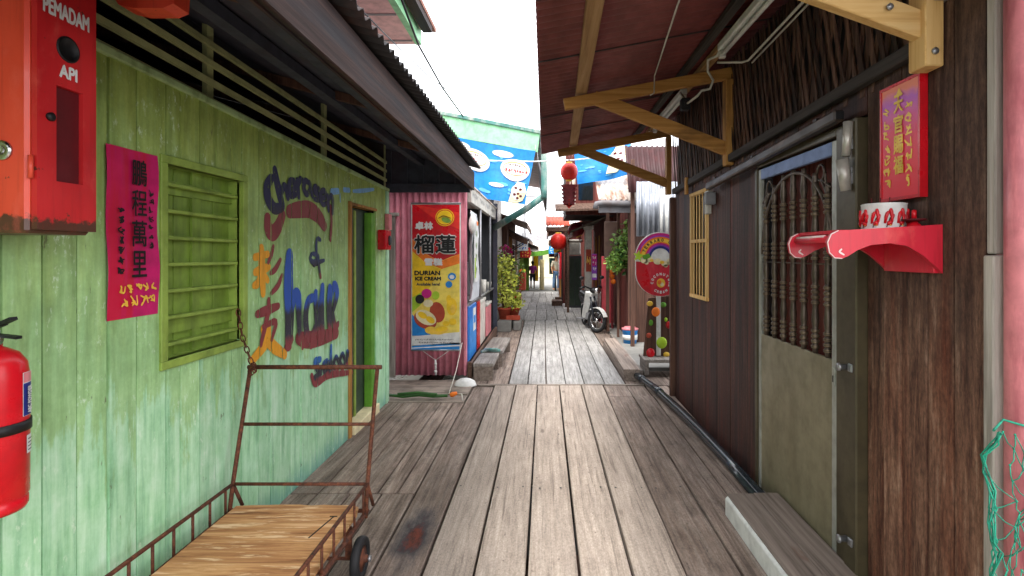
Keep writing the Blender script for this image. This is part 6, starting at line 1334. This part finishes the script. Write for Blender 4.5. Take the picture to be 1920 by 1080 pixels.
# small goods set out along the far walk
def basket(x, y_, z, r_, mat, label):
    t = thing('basket', label, 'basket', (x, y_, z)); mb = MB(mat); mb.lathe([(0, 0), (r_ * .8, 0), (r_, r_ * 1.2), (r_ * .95, r_ * 1.2), (r_ * .75, .02), (0, .02)], t.location, 16); part('pail', mb, t); mb = MB('black'); mb.tube([(x + r_ * math.cos(q), y_, z + r_ * 1.2 + r_ * .7 * math.sin(q)) for q in [k * math.pi / 8 for k in range(9)]], .006, 5); part('handle', mb, t)
basket(-.86, 13.4, 0, .15, 'blue', 'blue pail on the left edge of the walk before the dark plank house'); basket(-.88, 16.2, 0, .17, 'bright_red', 'red pail on the left edge of the walk beyond the dark plank house door')
def hanging_sign(x, y_, z0, z1, w, mat, mat2, label):
    t = thing('shop_sign', label, 'sign', (x, y_, z0), 'small shop signs hanging over the far walk'); mb = MB(mat); mb.box(x - w / 2, x + w / 2, y_, y_ + .03, z0, z1, .004); b_ = part('board', mb, t); mb = MB(mat2)
    for k in range(3): scribble(mb, (x - w * .4, y_, z1 - (z1 - z0) * (k + .6) / 3.2), UF, VL, NF, w * .8, (z1 - z0) * .2, 3, .02)
    part('writing', mb, b_); mb = MB('black'); mb.tube([(x - w / 2, y_ + .015, z1 + .02), (x + w / 2, y_ + .015, z1 + .02)], .008, 5); mb.tube([(x, y_ + .015, z1), (x, y_ + .015, z1 + .3)], .008, 5); part('hanger', mb, t)
hanging_sign(.46, 18.0, 1.55, 1.95, .34, 'yellow', 'bright_red', 'yellow sign with red writing hanging before the red brown house'); hanging_sign(-.72, 17.2, 1.6, 2.0, .34, 'white', 'blue', 'white sign with blue writing hanging before the dark plank house'); hanging_sign(-.78, 21.0, 1.35, 1.75, .4, 'bright_red', 'gold', 'red sign with gold writing hanging before the pale weathered house'); hanging_sign(.40, 22.0, 1.5, 1.8, .5, 'skyblue', 'white', 'blue sign with white writing above the person in pale jeans')
st2 = thing('market_stall', 'small stall with a rust red cloth and heaped goods far along the left', 'stall', (-.95, 22.5, -.06)); mb = MB('terracotta'); mb.box(-1.1, -.82, 21.9, 23.2, .0, .72, .01); part('cloth', mb, st2)
for k in range(8):
    mb = MB(('orange', 'lime', 'bright_red', 'yellow')[k % 4]); mb.ball((-1.02 + .12 * (k % 2), 22.05 + .28 * (k // 2), .78), (.08, .09, .07), 8, 5); solo('fruit_heap', mb, ('orange', 'green', 'red', 'yellow')[k % 4] + (' heap of goods at the %s of the far red cloth stall' % (('front left', 'front right', 'left, second row', 'right, second row', 'left, third row', 'right, third row', 'back left', 'back right')[k])), 'goods', 'heaps of goods on the far stall')
wl_ = thing('wooden_bench', 'dark wooden bench along the left edge of the walk past the potted plants', 'bench', (-.85, 15.6, 0)); mb = MB('brown_y'); mb.box(-.98, -.72, 14.9, 16.0, .38, .42, .004); part('seat', mb, wl_)
for x, y_ in ((-.96, 14.95), (-.76, 14.95), (-.96, 15.92), (-.76, 15.92)): mb = MB('brown_y'); mb.box(x, x + .04, y_, y_ + .04, 0, .379); part('leg', mb, wl_)

def awning(x0, x1, y0, y1, z0, z1, mat, label):      # cloth on a light frame, lower towards the walk
    t = thing('cloth_awning', label, 'awning', ((x0 + x1) / 2, y0, z0 - 2)); mb = MB(mat); n = 8; A = []; B = []
    for i in range(n + 1):
        f_ = i / n; sag = -.05 * math.sin(f_ * math.pi); A.append([mb.v((x0 + (x1 - x0) * f_, y0, z0 + (z1 - z0) * f_ + sag - d_)) for d_ in (0, .02, .16)]); B.append(mb.v((x0 + (x1 - x0) * f_, y1, z0 + (z1 - z0) * f_ + sag)))
    for i in range(n):
        mb.f([A[i][0], A[i + 1][0], B[i + 1], B[i]]); mb.rand(); mb.f([A[i][0], A[i + 1][0], A[i + 1][2], A[i][2]])
    part('canvas', mb, t); mb = MB('dark_grey')
    for y_ in (y0 + .02, y1 - .02): mb = MB('dark_grey'); mb.tube([(x0, y_, z0 - .02), (x1, y_, z1 - .02)], .018, 6); mb.tube([(x0, y_, z0 - .02), (x1, y_, z0 - .45)], .014, 6); part('frame', mb, t)
awning(-.62, -1.3, 18.6, 20.0, 1.80, 2.15, 'tin_grey', 'grey cloth awning on the left beyond the dark plank house')
awning(-.55, -1.3, 21.4, 22.8, 1.62, 2.0, 'faded_red', 'faded red awning over the far red cloth stall')
awning(.34, .8, 20.8, 22.2, 1.65, 2.05, 'cream', 'cream awning on the right beyond the red brown house')
awning(-.5, -1.2, 15.0, 16.4, 1.92, 2.3, 'brown_y', 'dark brown cloth awning over the wooden bench')
pot_plant(-1.0, 17.6, 0, 1.1, .24, 110, 'green potted plant by the window of the dark plank house', 'leaf_green'); pot_plant(-1.02, 20.4, -.05, 1.3, .26, 90, 'green potted plant under the grey cloth awning', 'leaf_green');
